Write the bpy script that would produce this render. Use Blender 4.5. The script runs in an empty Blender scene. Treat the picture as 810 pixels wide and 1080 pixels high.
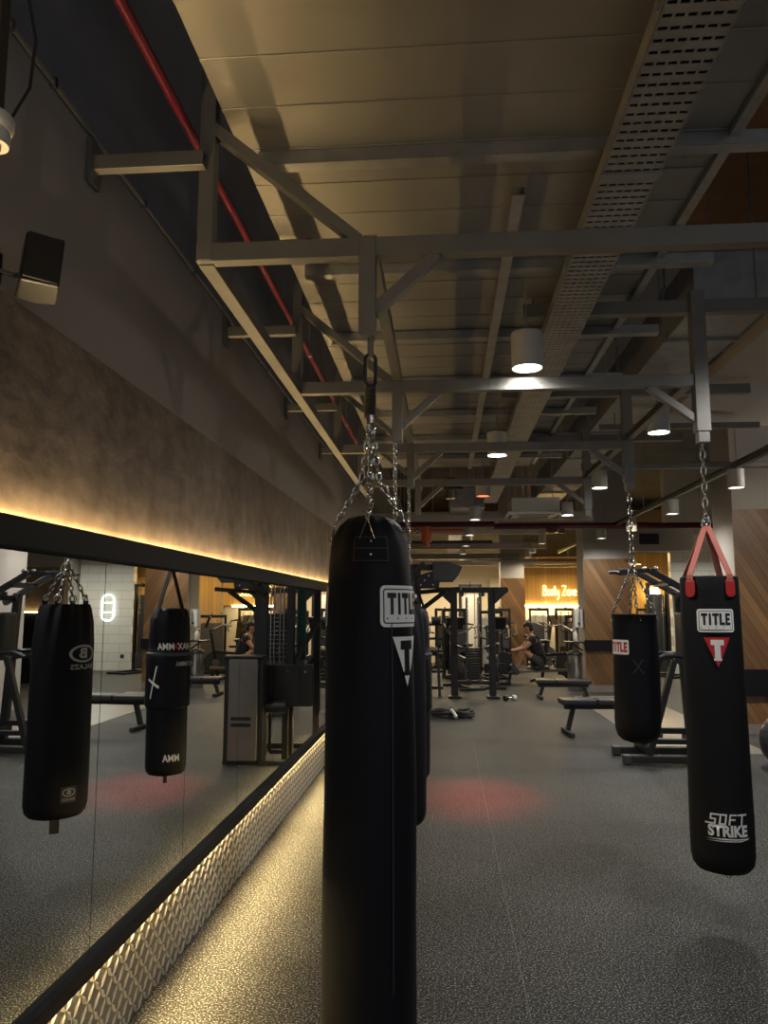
import bpy, bmesh, math, random
from mathutils import Vector, Matrix, Euler
random.seed(7)
PI = math.pi
V = Vector
scene = bpy.context.scene
COL = scene.collection

# ------------------------------------------------------------------ materials
def new_mat(name):
    m = bpy.data.materials.new(name); m.use_nodes = True
    nt = m.node_tree
    return m, nt, nt.nodes['Principled BSDF']

def mat(name, col, rough=0.5, metal=0.0, var=0.0, scale=8.0, bump=0.0, bscale=40.0, spec=0.5, coat=0.0):
    m, nt, b = new_mat(name)
    b.inputs['Base Color'].default_value = (*col, 1)
    b.inputs['Roughness'].default_value = rough
    b.inputs['Metallic'].default_value = metal
    b.inputs['Specular IOR Level'].default_value = spec
    b.inputs['Coat Weight'].default_value = coat
    tc = nt.nodes.new('ShaderNodeTexCoord')
    if var > 0:
        n = nt.nodes.new('ShaderNodeTexNoise'); n.inputs['Scale'].default_value = scale; n.inputs['Detail'].default_value = 6
        nt.links.new(tc.outputs['Object'], n.inputs['Vector'])
        r = nt.nodes.new('ShaderNodeValToRGB')
        r.color_ramp.elements[0].position = 0.3; r.color_ramp.elements[1].position = 0.7
        r.color_ramp.elements[0].color = tuple(c*(1-var) for c in col) + (1,)
        r.color_ramp.elements[1].color = tuple(min(1, c*(1+var)) for c in col) + (1,)
        nt.links.new(n.outputs['Fac'], r.inputs['Fac']); nt.links.new(r.outputs['Color'], b.inputs['Base Color'])
    if bump > 0:
        n2 = nt.nodes.new('ShaderNodeTexNoise'); n2.inputs['Scale'].default_value = bscale; n2.inputs['Detail'].default_value = 4
        nt.links.new(tc.outputs['Object'], n2.inputs['Vector'])
        bp = nt.nodes.new('ShaderNodeBump'); bp.inputs['Strength'].default_value = bump; bp.inputs['Distance'].default_value = 0.01
        nt.links.new(n2.outputs['Fac'], bp.inputs['Height']); nt.links.new(bp.outputs['Normal'], b.inputs['Normal'])
    return m

def emis(name, col, strength):
    m, nt, b = new_mat(name)
    b.inputs['Base Color'].default_value = (0.8, 0.8, 0.8, 1)
    b.inputs['Emission Color'].default_value = (*col, 1)
    b.inputs['Emission Strength'].default_value = strength
    return m

JX = 0.31
def floor_mat():
    m, nt, b = new_mat('speckled_rubber')
    L = nt.links
    tc = nt.nodes.new('ShaderNodeTexCoord')
    n1 = nt.nodes.new('ShaderNodeTexNoise'); n1.inputs['Scale'].default_value = 120; n1.inputs['Detail'].default_value = 2
    n2 = nt.nodes.new('ShaderNodeTexNoise'); n2.inputs['Scale'].default_value = 1.3; n2.inputs['Detail'].default_value = 4
    L.new(tc.outputs['Object'], n1.inputs['Vector']); L.new(tc.outputs['Object'], n2.inputs['Vector'])
    r1 = nt.nodes.new('ShaderNodeValToRGB')
    r1.color_ramp.elements[0].position = 0.52; r1.color_ramp.elements[0].color = (0.020, 0.020, 0.019, 1)
    r1.color_ramp.elements[1].position = 0.74; r1.color_ramp.elements[1].color = (0.44, 0.45, 0.43, 1)
    L.new(n1.outputs['Fac'], r1.inputs['Fac'])
    r2 = nt.nodes.new('ShaderNodeValToRGB')
    r2.color_ramp.elements[0].position = 0.3; r2.color_ramp.elements[0].color = (0.8, 0.8, 0.8, 1)
    r2.color_ramp.elements[1].position = 0.75; r2.color_ramp.elements[1].color = (1.15, 1.15, 1.15, 1)
    L.new(n2.outputs['Fac'], r2.inputs['Fac'])
    mx = nt.nodes.new('ShaderNodeMix'); mx.data_type = 'RGBA'; mx.blend_type = 'MULTIPLY'; mx.inputs['Factor'].default_value = 1
    L.new(r1.outputs['Color'], mx.inputs['A']); L.new(r2.outputs['Color'], mx.inputs['B'])
    sp = nt.nodes.new('ShaderNodeSeparateXYZ'); L.new(tc.outputs['Object'], sp.inputs['Vector'])
    ad = nt.nodes.new('ShaderNodeMath'); ad.operation = 'ADD'; ad.inputs[1].default_value = 20*2.44 - JX; L.new(sp.outputs['X'], ad.inputs[0])
    md = nt.nodes.new('ShaderNodeMath'); md.operation = 'MODULO'; md.inputs[1].default_value = 2.44; L.new(ad.outputs[0], md.inputs[0])
    lt = nt.nodes.new('ShaderNodeMath'); lt.operation = 'LESS_THAN'; lt.inputs[1].default_value = 0.004; L.new(md.outputs[0], lt.inputs[0])
    hf = nt.nodes.new('ShaderNodeMath'); hf.operation = 'MULTIPLY'; hf.inputs[1].default_value = 0.35; L.new(lt.outputs[0], hf.inputs[0])
    m3 = nt.nodes.new('ShaderNodeMix'); m3.data_type = 'RGBA'; m3.inputs['B'].default_value = (0.3, 0.29, 0.26, 1)
    L.new(hf.outputs[0], m3.inputs['Factor']); L.new(mx.outputs['Result'], m3.inputs['A'])
    L.new(m3.outputs['Result'], b.inputs['Base Color'])
    b.inputs['Roughness'].default_value = 0.52
    b.inputs['Specular IOR Level'].default_value = 0.09
    bp = nt.nodes.new('ShaderNodeBump'); bp.inputs['Strength'].default_value = 0.25; bp.inputs['Distance'].default_value = 0.004
    L.new(n1.outputs['Fac'], bp.inputs['Height']); L.new(bp.outputs['Normal'], b.inputs['Normal'])
    return m

def plank_mat(name, dark, light, angle, width, rough=0.45):
    """wood planks laid at an angle on a vertical face"""
    m, nt, b = new_mat(name); L = nt.links
    tc = nt.nodes.new('ShaderNodeTexCoord')
    mp = nt.nodes.new('ShaderNodeMapping'); mp.inputs['Rotation'].default_value = (0, angle, 0)
    L.new(tc.outputs['Object'], mp.inputs['Vector'])
    sp = nt.nodes.new('ShaderNodeSeparateXYZ'); L.new(mp.outputs['Vector'], sp.inputs['Vector'])
    dv = nt.nodes.new('ShaderNodeMath'); dv.operation = 'DIVIDE'; dv.inputs[1].default_value = width
    L.new(sp.outputs['X'], dv.inputs[0])
    fl = nt.nodes.new('ShaderNodeMath'); fl.operation = 'FLOOR'; L.new(dv.outputs[0], fl.inputs[0])
    fr = nt.nodes.new('ShaderNodeMath'); fr.operation = 'FRACT'; L.new(dv.outputs[0], fr.inputs[0])
    wn = nt.nodes.new('ShaderNodeTexWhiteNoise'); wn.noise_dimensions = '1D'; L.new(fl.outputs[0], wn.inputs['W'])
    mp2 = nt.nodes.new('ShaderNodeMapping'); mp2.inputs['Scale'].default_value = (30, 30, 1.6)
    L.new(mp.outputs['Vector'], mp2.inputs['Vector'])
    ns = nt.nodes.new('ShaderNodeTexNoise'); ns.inputs['Scale'].default_value = 1; ns.inputs['Detail'].default_value = 5
    L.new(mp2.outputs['Vector'], ns.inputs['Vector'])
    ad = nt.nodes.new('ShaderNodeMath'); ad.operation = 'MULTIPLY_ADD'; ad.inputs[1].default_value = 0.5
    L.new(wn.outputs['Value'], ad.inputs[0])
    h = nt.nodes.new('ShaderNodeMath'); h.operation = 'MULTIPLY'; h.inputs[1].default_value = 0.55; L.new(ns.outputs['Fac'], h.inputs[0])
    L.new(h.outputs[0], ad.inputs[2])
    r = nt.nodes.new('ShaderNodeValToRGB')
    r.color_ramp.elements[0].position = 0.15; r.color_ramp.elements[0].color = (*dark, 1)
    r.color_ramp.elements[1].position = 0.8; r.color_ramp.elements[1].color = (*light, 1)
    L.new(ad.outputs[0], r.inputs['Fac'])
    # groove between planks
    gt = nt.nodes.new('ShaderNodeMath'); gt.operation = 'GREATER_THAN'; gt.inputs[1].default_value = 0.05; L.new(fr.outputs[0], gt.inputs[0])
    mx = nt.nodes.new('ShaderNodeMix'); mx.data_type = 'RGBA'
    mx.inputs['A'].default_value = (*[c*0.4 for c in dark], 1)
    L.new(gt.outputs[0], mx.inputs['Factor']); L.new(r.outputs['Color'], mx.inputs['B'])
    L.new(mx.outputs['Result'], b.inputs['Base Color'])
    b.inputs['Roughness'].default_value = rough
    return m

def tile_mat(name, col, grout, w, hgt, axis='XZ'):
    m, nt, b = new_mat(name); L = nt.links
    tc = nt.nodes.new('ShaderNodeTexCoord')
    sp = nt.nodes.new('ShaderNodeSeparateXYZ'); L.new(tc.outputs['Object'], sp.inputs['Vector'])
    cb = nt.nodes.new('ShaderNodeCombineXYZ')
    L.new(sp.outputs[axis[0]], cb.inputs['X']); L.new(sp.outputs[axis[1]], cb.inputs['Y'])
    br = nt.nodes.new('ShaderNodeTexBrick')
    br.inputs['Scale'].default_value = 1; br.inputs['Brick Width'].default_value = w; br.inputs['Row Height'].default_value = hgt
    br.inputs['Mortar Size'].default_value = 0.006
    br.inputs['Color1'].default_value = (*col, 1); br.inputs['Color2'].default_value = (*[c*0.93 for c in col], 1)
    br.inputs['Mortar'].default_value = (*grout, 1)
    L.new(cb.outputs[0], br.inputs['Vector']); L.new(br.outputs['Color'], b.inputs['Base Color'])
    b.inputs['Roughness'].default_value = 0.4
    return m

M = {}
M['floor'] = floor_mat()
M['pale_floor'] = mat('pale_lit_vinyl', (0.24, 0.22, 0.18), 0.3, var=0.12, scale=3)
M['plaster'] = mat('beige_paint', (0.42, 0.385, 0.345), 0.85, var=0.05, scale=1.5)
M['plaster_dark'] = mat('grey_concrete', (0.30, 0.30, 0.32), 0.9, var=0.15, scale=2)
M['brown_plaster'] = mat('brown_textured_plaster', (0.185, 0.145, 0.115), 0.8, var=0.32, scale=7, bump=0.25, bscale=14)
M['cream'] = mat('cream_paint', (0.66, 0.58, 0.44), 0.8, var=0.04)
M['wood'] = plank_mat('diagonal_wood_planks', (0.09, 0.043, 0.016), (0.26, 0.14, 0.055), math.radians(31), 0.095)
M['wood_yellow'] = plank_mat('pale_wood_slats', (0.36, 0.22, 0.08), (0.55, 0.36, 0.15), 0, 0.12)
M['tile'] = tile_mat('white_wall_tile', (0.62, 0.62, 0.58), (0.36, 0.36, 0.34), 0.6, 0.22)
M['foil'] = mat('foil_ceiling_board', (0.34, 0.325, 0.29), 0.42, 0.55, var=0.1, scale=2.2, bump=0.12, bscale=3)
M['void'] = mat('dark_ceiling_slab', (0.09, 0.09, 0.095), 0.95, var=0.2, scale=1.5)
M['orange_board'] = mat('brown_ceiling_board', (0.55, 0.30, 0.16), 0.8, var=0.1)
M['steel'] = mat('grey_painted_steel', (0.20, 0.195, 0.18), 0.45, 0.35, var=0.12, scale=5)
M['galv'] = mat('galvanised_steel', (0.36, 0.36, 0.35), 0.42, 0.6, var=0.15, scale=9)
M['dark_steel'] = mat('dark_steel', (0.05, 0.05, 0.05), 0.5, 0.3)
M['chrome'] = mat('chrome', (0.62, 0.61, 0.58), 0.2, 1.0)
M['silver'] = mat('brushed_silver', (0.27, 0.235, 0.20), 0.33, 0.85, var=0.1, scale=4)
M['plate'] = mat('diamond_plate_steel', (0.66, 0.62, 0.55), 0.4, 0.45, var=0.06)
M['plate_base'] = mat('darkened_grey_steel', (0.17, 0.155, 0.135), 0.45, 0.55, var=0.1)  # base darkened so the lozenges read as catching the light
M['black'] = mat('black_powder_coat', (0.012, 0.012, 0.013), 0.42)
M['black_frame'] = mat('black_frame', (0.006, 0.006, 0.007), 0.65, spec=0.2)
M['rubber'] = mat('black_rubber', (0.016, 0.016, 0.016), 0.6, bump=0.1, bscale=60)
M['pad'] = mat('black_pad_vinyl', (0.022, 0.022, 0.024), 0.35, bump=0.05, bscale=80)
M['vinyl'] = mat('black_bag_vinyl', (0.0055, 0.006, 0.009), 0.55, bump=0.12, bscale=30, spec=0.2)
M['vinyl_soft'] = mat('black_bag_cloth', (0.0055, 0.0058, 0.008), 0.7, bump=0.15, bscale=50, spec=0.25)
M['charcoal'] = mat('charcoal_plastic', (0.045, 0.05, 0.055), 0.45)
M['white'] = mat('white_plastic', (0.72, 0.71, 0.67), 0.4)
M['white_print'] = mat('white_print', (0.86, 0.86, 0.83), 0.5)
M['grey_print'] = mat('grey_print', (0.42, 0.42, 0.42), 0.5)
M['black_print'] = mat('black_print', (0.008, 0.008, 0.009), 0.5)
M['dim_print'] = mat('dark_grey_print', (0.035, 0.035, 0.038), 0.5)
M['red_print'] = mat('red_print', (0.55, 0.015, 0.02), 0.5)
M['red_leather'] = mat('red_leather', (0.42, 0.02, 0.025), 0.5, bump=0.1)
M['pink_web'] = mat('faded_red_webbing', (0.40, 0.13, 0.10), 0.8, bump=0.2, bscale=120)
M['red_paint'] = mat('red_pipe_paint', (0.10, 0.005, 0.018), 0.35)
M['orange_paint'] = mat('orange_red_paint', (0.65, 0.14, 0.05), 0.4)
M['pendant'] = mat('pale_grey_pendant', (0.50, 0.50, 0.48), 0.5)
M['skin'] = mat('skin', (0.42, 0.22, 0.13), 0.5)
M['hair'] = mat('black_hair', (0.012, 0.010, 0.009), 0.6)
M['shirt'] = mat('black_cloth', (0.014, 0.014, 0.016), 0.85)
M['shorts'] = mat('dark_grey_cloth', (0.045, 0.05, 0.058), 0.85)
M['teal'] = mat('dark_teal', (0.01, 0.075, 0.07), 0.4)
M['brownstone'] = mat('grey_stone_plinth', (0.24, 0.21, 0.18), 0.6, var=0.1)
M['ball'] = mat('dark_grey_ball', (0.045, 0.047, 0.052), 0.28)
M['lens_white'] = emis('lit_lens_white', (1.0, 0.95, 0.86), 22)
M['lens_dim'] = emis('lit_lens_dim', (1.0, 0.93, 0.8), 5)
M['lens_red'] = emis('lit_lens_red', (1.0, 0.14, 0.06), 4)
M['led_warm'] = emis('warm_led', (1.0, 0.66, 0.27), 36)
M['led_low'] = emis('warm_led_low', (1.0, 0.70, 0.30), 80)
M['neon_yellow'] = emis('yellow_neon', (1.0, 0.74, 0.2), 4)
M['neon_white'] = emis('white_neon', (0.86, 1.0, 0.97), 3.5)
M['lamp_yellow'] = emis('yellow_lamp', (1.0, 0.72, 0.25), 14)

def mirror_mat():
    m, nt, b = new_mat('mirror_glass')
    b.inputs['Base Color'].default_value = (0.80, 0.82, 0.80, 1)
    b.inputs['Metallic'].default_value = 1; b.inputs['Roughness'].default_value = 0.0
    return m
M['mirror'] = mirror_mat()

# ------------------------------------------------------------------ geometry
class MB:
    def __init__(s): s.bm = bmesh.new()
    def _add(s, verts, faces):
        vs = [s.bm.verts.new(v) for v in verts]
        for f in faces:
            try: s.bm.faces.new([vs[i] for i in f])
            except ValueError: pass
        return s
    def box(s, c, d, rot=None):
        c = V(c); hx, hy, hz = d[0]/2, d[1]/2, d[2]/2
        R = Euler(rot).to_matrix() if rot else None
        vs = []
        for x in (-hx, hx):
            for y in (-hy, hy):
                for z in (-hz, hz):
                    p = V((x, y, z)); vs.append(c + (R @ p if R else p))
        return s._add(vs, [(0,1,3,2),(4,6,7,5),(0,4,5,1),(2,3,7,6),(0,2,6,4),(1,5,7,3)])
    def span(s, a, b):
        return s.box([(a[i]+b[i])/2 for i in range(3)], [abs(b[i]-a[i]) for i in range(3)])
    def bar(s, p, q, w, h, up=(0,0,1)):
        """rectangular bar from p to q, w across, h in the up sense"""
        p, q = V(p), V(q); d = (q-p).normalized(); up = V(up)
        if abs(d.dot(up)) > 0.98: up = V((0,1,0)) if abs(d.y) < 0.9 else V((1,0,0))
        r = d.cross(up).normalized(); u = r.cross(d).normalized()
        vs = []
        for e in (p, q):
            for a, b in ((-1,-1),(1,-1),(1,1),(-1,1)): vs.append(e + r*(a*w/2) + u*(b*h/2))
        return s._add(vs, [(3,2,1,0),(4,5,6,7),(0,1,5,4),(1,2,6,5),(2,3,7,6),(3,0,4,7)])
    def channel(s, p, q, w, h, t=0.004, up=(0,0,1)):
        """C channel: web with two flanges"""
        p, q = V(p), V(q); d = (q-p).normalized(); up = V(up)
        if abs(d.dot(up)) > 0.98: up = V((0,1,0))
        r = d.cross(up).normalized(); u = r.cross(d).normalized()
        s.bar(p + r*(w/2-t/2), q + r*(w/2-t/2), t, h, up)
        s.bar(p + u*(h/2-t/2), q + u*(h/2-t/2), w, t, up); s.bar(p - u*(h/2-t/2), q - u*(h/2-t/2), w, t, up)
        return s
    def tube(s, pts, r, seg=10, closed=False, cap=True):
        pts = [V(p) for p in pts]; n = len(pts); rings = []
        rr = r if isinstance(r, (list, tuple)) else [r]*n
        t0 = None; nrm = None
        for i, p in enumerate(pts):
            if closed: t = (pts[(i+1) % n] - pts[i-1]).normalized()
            elif i == 0: t = (pts[1]-pts[0]).normalized()
            elif i == n-1: t = (pts[-1]-pts[-2]).normalized()
            else: t = ((pts[i+1]-p).normalized() + (p-pts[i-1]).normalized()).normalized()
            if nrm is None:
                nrm = t.cross(V((0,0,1)))
                if nrm.length < 1e-3: nrm = t.cross(V((0,1,0)))
                nrm.normalize()
            else:
                nrm = (nrm - t*nrm.dot(t)).normalized()
            bn = t.cross(nrm)
            rings.append([s.bm.verts.new(p + (nrm*math.cos(2*PI*k/seg) + bn*math.sin(2*PI*k/seg))*rr[i]) for k in range(seg)])
        m = n if closed else n-1
        for i in range(m):
            a, b = rings[i], rings[(i+1) % n]
            for k in range(seg):
                s.bm.faces.new((a[k], a[(k+1) % seg], b[(k+1) % seg], b[k]))
        if cap and not closed:
            s.bm.faces.new(rings[0][::-1]); s.bm.faces.new(rings[-1])
        return s
    def cyl(s, c, r, h, seg=24, axis='z'):
        a = {'x': V((h/2,0,0)), 'y': V((0,h/2,0)), 'z': V((0,0,h/2))}[axis]
        return s.tube([V(c)-a, V(c)+a], r, seg)
    def lathe(s, prof, seg=48, c=(0,0,0), wob=None):
        rings = []
        for (r, z) in prof:
            if r < 1e-5: rings.append([s.bm.verts.new((c[0], c[1], c[2]+z))])
            else:
                ring = []
                for k in range(seg):
                    a = 2*PI*k/seg; rr = r + (wob(a, z) if wob else 0)
                    ring.append(s.bm.verts.new((c[0]+rr*math.sin(a), c[1]-rr*math.cos(a), c[2]+z)))
                rings.append(ring)
        for i in range(len(rings)-1):
            a, b = rings[i], rings[i+1]
            if len(a) == 1 and len(b) == 1: continue
            for k in range(seg):
                k2 = (k+1) % seg
                if len(a) == 1: s.bm.faces.new((a[0], b[k2], b[k]))
                elif len(b) == 1: s.bm.faces.new((a[k], a[k2], b[0]))
                else: s.bm.faces.new((a[k], a[k2], b[k2], b[k]))
        return s
    def prism(s, poly, p0, ux, uy, depth):
        """polygon (u,v) on plane p0+u*ux+v*uy, thickened along ux x uy by depth"""
        ux, uy, p0 = V(ux), V(uy), V(p0); n = ux.cross(uy).normalized()
        a = [s.bm.verts.new(p0 + ux*u + uy*v) for u, v in poly]
        b = [s.bm.verts.new(p0 + ux*u + uy*v + n*depth) for u, v in poly]
        k = len(poly)
        s.bm.faces.new(a[::-1]); s.bm.faces.new(b)
        for i in range(k): s.bm.faces.new((a[i], a[(i+1) % k], b[(i+1) % k], b[i]))
        return s
    def sphere(s, c, r, sc=(1,1,1), seg=20):
        mtx = Matrix.Translation(V(c)) @ Matrix.Diagonal((*sc, 1))
        bmesh.ops.create_uvsphere(s.bm, u_segments=seg, v_segments=seg//2, radius=r, matrix=mtx)
        return s
    def build(s, name, m, parent=None, smooth=False, bevel=0.0, loc=None, bseg=2):
        bmesh.ops.recalc_face_normals(s.bm, faces=s.bm.faces[:])
        me = bpy.data.meshes.new(name); s.bm.to_mesh(me); s.bm.free()
        o = bpy.data.objects.new(name, me); COL.objects.link(o)
        me.materials.append(M[m] if isinstance(m, str) else m)
        if smooth:
            for p in me.polygons: p.use_smooth = True
            md = o.modifiers.new('ES', 'EDGE_SPLIT'); md.split_angle = math.radians(40)
        if bevel > 0:
            md = o.modifiers.new('Bevel', 'BEVEL'); md.width = bevel; md.segments = bseg; md.limit_method = 'ANGLE'; md.angle_limit = math.radians(50)
        if parent is not None: o.parent = parent
        if loc is not None: o.location = loc
        return o

def rrect(w, h, r, n=5):
    pts = []
    for cx, cy, a0 in ((w/2-r, h/2-r, 0), (-w/2+r, h/2-r, 90), (-w/2+r, -h/2+r, 180), (w/2-r, -h/2+r, 270)):
        for k in range(n+1):
            a = math.radians(a0 + 90*k/n); pts.append((cx+r*math.cos(a), cy+r*math.sin(a)))
    return pts

def tag(o, label, cat, group=None, kind=None):
    o['label'] = label; o['category'] = cat
    if group: o['group'] = group
    if kind: o['kind'] = kind
    return o
def thing(name, label, cat, loc=(0,0,0), rz=0, group=None):
    o = bpy.data.objects.new(name, None); COL.objects.link(o)
    o.empty_display_size = 0.1; o.location = loc; o.rotation_euler = (0,0,rz)
    return tag(o, label, cat, group)
def struct(o):
    o['kind'] = 'structure'; return o
def copy_tree(o, parent=None):
    c = o.copy(); COL.objects.link(c)
    if parent: c.parent = parent
    for ch in list(o.children): copy_tree(ch, c)
    return c

WL = -1.215          # left wall plane
MX = -1.205          # mirror face
# ------------------------------------------------------------------ the shell
struct(MB().span((-1.6, -3.2, -0.1), (12.2, 27.2, 0)).build('floor', 'floor'))
struct(MB().span((2.25, 8.75, 0.0), (3.45, 14.2, 0.006)).build('trim_1', 'pale_floor'))  # pale flooring, a pool of light partly put into its tone
struct(MB().span((-1.6, -3.0, 0), (WL-0.03, 27.0, 3.25)).build('wall_left', 'plaster'))
struct(MB().span((-1.6, -3.0, 3.24), (WL-0.14, 27.0, 4.9)).build('trim_2', 'plaster_dark'))
struct(MB().span((WL-0.03, -3.0, 1.80), (WL+0.004, 26.9, 2.42)).build('trim_3', 'brown_plaster'))
struct(MB().span((12.0, -3.0, 0), (12.2, 27.0, 4.9)).build('wall_right', 'plaster'))
struct(MB().span((-1.45, 27.0, 0), (12.2, 27.2, 4.9)).build('wall_back', 'cream'))
struct(MB().span((-1.6, -3.2, 4.9), (12.2, 27.2, 5.0)).build('ceiling', 'void'))
# suspended foil faced ceiling boards above the bags: individual board courses with a lapped joint
cb = MB()
y = -2.8; BZ = 3.30
while y < 9.3:
    w = 0.252
    cb.span((-0.77, y, BZ), (1.06, y+w-0.005, BZ+0.04)); cb.span((-0.77, y+w-0.012, BZ-0.004), (1.06, y+w+0.010, BZ))
    y += w
struct(cb.build('ceiling', 'foil', bevel=0.002))
struct(MB().span((1.06, -2.8, BZ-0.03), (1.10, 9.3, BZ+0.06)).build('trim_5', 'galv'))
struct(MB().span((1.42, 4.2, 4.62), (4.4, 6.7, 4.68)).build('ceiling', 'orange_board'))
struct(MB().span((2.05, 2.0, 3.30), (5.2, 7.6, 3.40)).build('ceiling', 'plaster'))

# mirror wall trims
struct(MB().span((WL-0.03, -3.0, 1.715), (MX+0.045, 9.9, 1.80)).build('trim_6', 'black_frame', bevel=0.003))
struct(MB().span((WL-0.03, -3.0, 0.335), (MX+0.030, 9.9, 0.385)).build('trim_7', 'black_frame', bevel=0.003))
# diamond plate kick board with raised lozenges
dp = MB()
dp.span((WL-0.03, -1.0, 0.0), (WL+0.012, 9.9, 0.335))
px = WL+0.012
struct(dp.build('baseboard_left', 'plate_base')); dp = MB()
pitch = 0.05
ny = int(8.4/pitch); nz = 7
for i in range(ny):
    for j in range(nz):
        cy = 1.4 + i*pitch; cz = 0.022 + j*0.048
        if cz > 0.32: continue
        a = math.radians(48 if (i+j) % 2 else -48)
        l, w_, t = 0.034, 0.0115, 0.006
        dy, dz = math.cos(a), math.sin(a)
        def P(u, v, x): return (px+x, cy + u*dy - v*dz, cz + u*dz + v*dy)
        dp._add([P(-l,0,-.0005), P(0,w_,-.0005), P(l,0,-.0005), P(0,-w_,-.0005), P(-l*.55,0,t), P(l*.55,0,t)],
                [(0,3,5,4), (3,2,5), (2,1,4,5), (1,0,4)])
struct(dp.build('baseboard_left_tread', 'plate'))

# LED strips
tag(MB().span((MX-0.006, -2.8, 1.80), (MX+0.012, 9.8, 1.806)).build('led_strip', 'led_warm'),
    'warm glowing light strip along the top edge of the wall mirror', 'light strip')
tag(MB().span((MX+0.004, -0.9, 0.328), (MX+0.013, 9.8, 0.335)).build('led_strip', 'led_low'),
    'warm light strip under the lower mirror frame, above the diamond plate', 'light strip')

# mirror panels
struct(MB().span((WL-0.02, -1.0, 0.386), (MX-0.007, 9.88, 1.714)).build('trim_8', 'black_frame'))
mnames = ['mirror panel nearest the camera, cut by the left photo edge', 'mirror panel reflecting the white oval sign and the tall strap bag',
          'mirror panel reflecting the silver bin and yellow wood wall', 'mirror panel reflecting the silver weight housing',
          'mirror panel reflecting the black cable machine', 'mirror panel just left of the big hanging bag', 'mirror panel second from the far end', 'mirror panel at the far end of the wall']
ym = 1.75
for i in range(8):
    y0, y1 = (ym-1.6 if i == 0 else ym + 0.93*i), ym + 0.93*(i+1)
    tag(MB().span((MX-0.006, y0+0.0025, 0.386), (MX, y1-0.0025, 1.714)).build('mirror_panel', 'mirror'),
        mnames[i], 'mirror', 'wall mirror panels')

# ------------------------------------------------------------------ steel rig
rig = thing('steel_rig', 'grey steel overhead frame of beams, posts and braces carrying the punching bags', 'steel frame', (-0.83, 2.55, 2.78))
RO = V((-0.83, 2.55, 2.78))
def rp(name, f, m='steel', bevel=0.003):
    mb = MB(); f(mb); bmesh.ops.translate(mb.bm, verts=mb.bm.verts[:], vec=-RO)
    return mb.build(name, m, rig, bevel=bevel)
FY = [2.55 + 1.7*i for i in range(4)]
XL, XB, XR = -0.83, -0.255, 1.41
for i, y in enumerate(FY):
    xe = 2.2 if i == 0 else XR+0.03
    rp('cross_beam', lambda b: b.channel((XL-0.03, y, 2.79), (xe, y, 2.79), 0.05, 0.068))
    rp('post', lambda b: b.bar((XL, y, 2.76), (XL, y, 4.88), 0.055, 0.055))
    rp('brace', lambda b: b.bar((XL, y+0.005, 3.28), (XB-0.03, y+0.005, 2.82), 0.04, 0.055, (0,1,0)))
    rp('hanger_post', lambda b: b.bar((XB, y, 2.82), (XB, y, 2.47), 0.058, 0.058))
    rp('brace', lambda b: b.bar((XB+0.24, y, 2.76), (XB+0.02, y, 2.56), 0.04, 0.045, (0,1,0)))
    if i < 5:
        rp('wall_tie', lambda b: b.channel((WL-0.02, y-0.05, 3.12), (XL, y-0.05, 3.12), 0.04, 0.055))
        rp('wall_plate', lambda b: b.box((WL-0.021, y-0.05, 3.12), (0.02, 0.09, 0.16)))
    if i > 0:
        rp('post', lambda b: b.bar((XR, y, 2.5), (XR, y, 3.3), 0.075, 0.075))
        rp('hanger_post', lambda b: b.bar((XR, y, 2.75), (XR, y, 2.44), 0.06, 0.06))
        rp('brace', lambda b: b.bar((XR-0.28, y, 2.76), (XR-0.02, y, 2.56), 0.04, 0.045, (0,1,0)))
        rp('cross_beam', lambda b: b.channel((0.46, y+0.03, 3.22), (2.35, y+0.03, 3.22), 0.06, 0.075))
        rp('hanger_rod', lambda b: b.tube([(0.52, y+0.03, 3.2), (0.52, y+0.03, 3.30)], 0.006))
        rp('hanger_rod', lambda b: b.tube([(1.75, y+0.03, 3.2), (1.75, y+0.03, 4.88)], 0.006))
rp('side_rail', lambda b: b.channel((XL, 2.55, 2.78), (XL, 8.4, 2.78), 0.055, 0.06))
rp('side_rail', lambda b: b.channel((XB, 2.62, 2.85), (XB, 8.4, 2.85), 0.05, 0.06))
rp('side_rail', lambda b: b.channel((XR, 4.25, 2.84), (XR, 8.4, 2.84), 0.05, 0.05))
# ceiling purlins under the boards
for k, y in enumerate([0.8, 1.78, 2.77, 3.77, 4.76, 5.75, 6.75, 7.75, 8.75]):
    struct(MB().channel((-0.70, y, 3.268), (1.34, y, 3.268), 0.06, 0.055).build('trim_%d' % (10+k), 'galv'))
tag(MB().channel((0.314, 2.97, 3.22), (0.314, 9.2, 3.22), 0.05, 0.035).build('strut_channel', 'galv'),
    'long narrow steel channel under the ceiling boards, open end toward the camera', 'steel channel')

# perforated cable tray
tr = MB()
TZ = 3.10
x0, x1 = 0.58, 0.787
ylen0, ylen1 = -0.5, 11.5
# base plate made of strips between slots
rows = []
y = 1.6
tr.span((x0, ylen0, TZ), (x1, 1.6, TZ+0.003))
while y < 9.0:
    # solid band
    tr.span((x0, y, TZ), (x1, y+0.032, TZ+0.003))
    # slotted band: pieces between seven slots
    n = 6; wslot = 0.025; gap = (x1-x0 - n*wslot)/(n+1)
    for k in range(n+1):
        xa = x0 + k*(gap+wslot)
        tr.span((xa, y+0.032, TZ), (xa+gap, y+0.046, TZ+0.003))
    y += 0.046
tr.span((x0, y, TZ), (x1, ylen1, TZ+0.003))
tray = thing('cable_tray', 'perforated steel cable tray running along the ceiling', 'cable tray', (0.68, 5, TZ))
def sub(parent, name, mb, m, smooth=False, bevel=0.0):
    bmesh.ops.translate(mb.bm, verts=mb.bm.verts[:], vec=-V(parent.location))
    return mb.build(name, m, parent, smooth, bevel)
sub(tray, 'tray_base', tr, 'galv')
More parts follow.
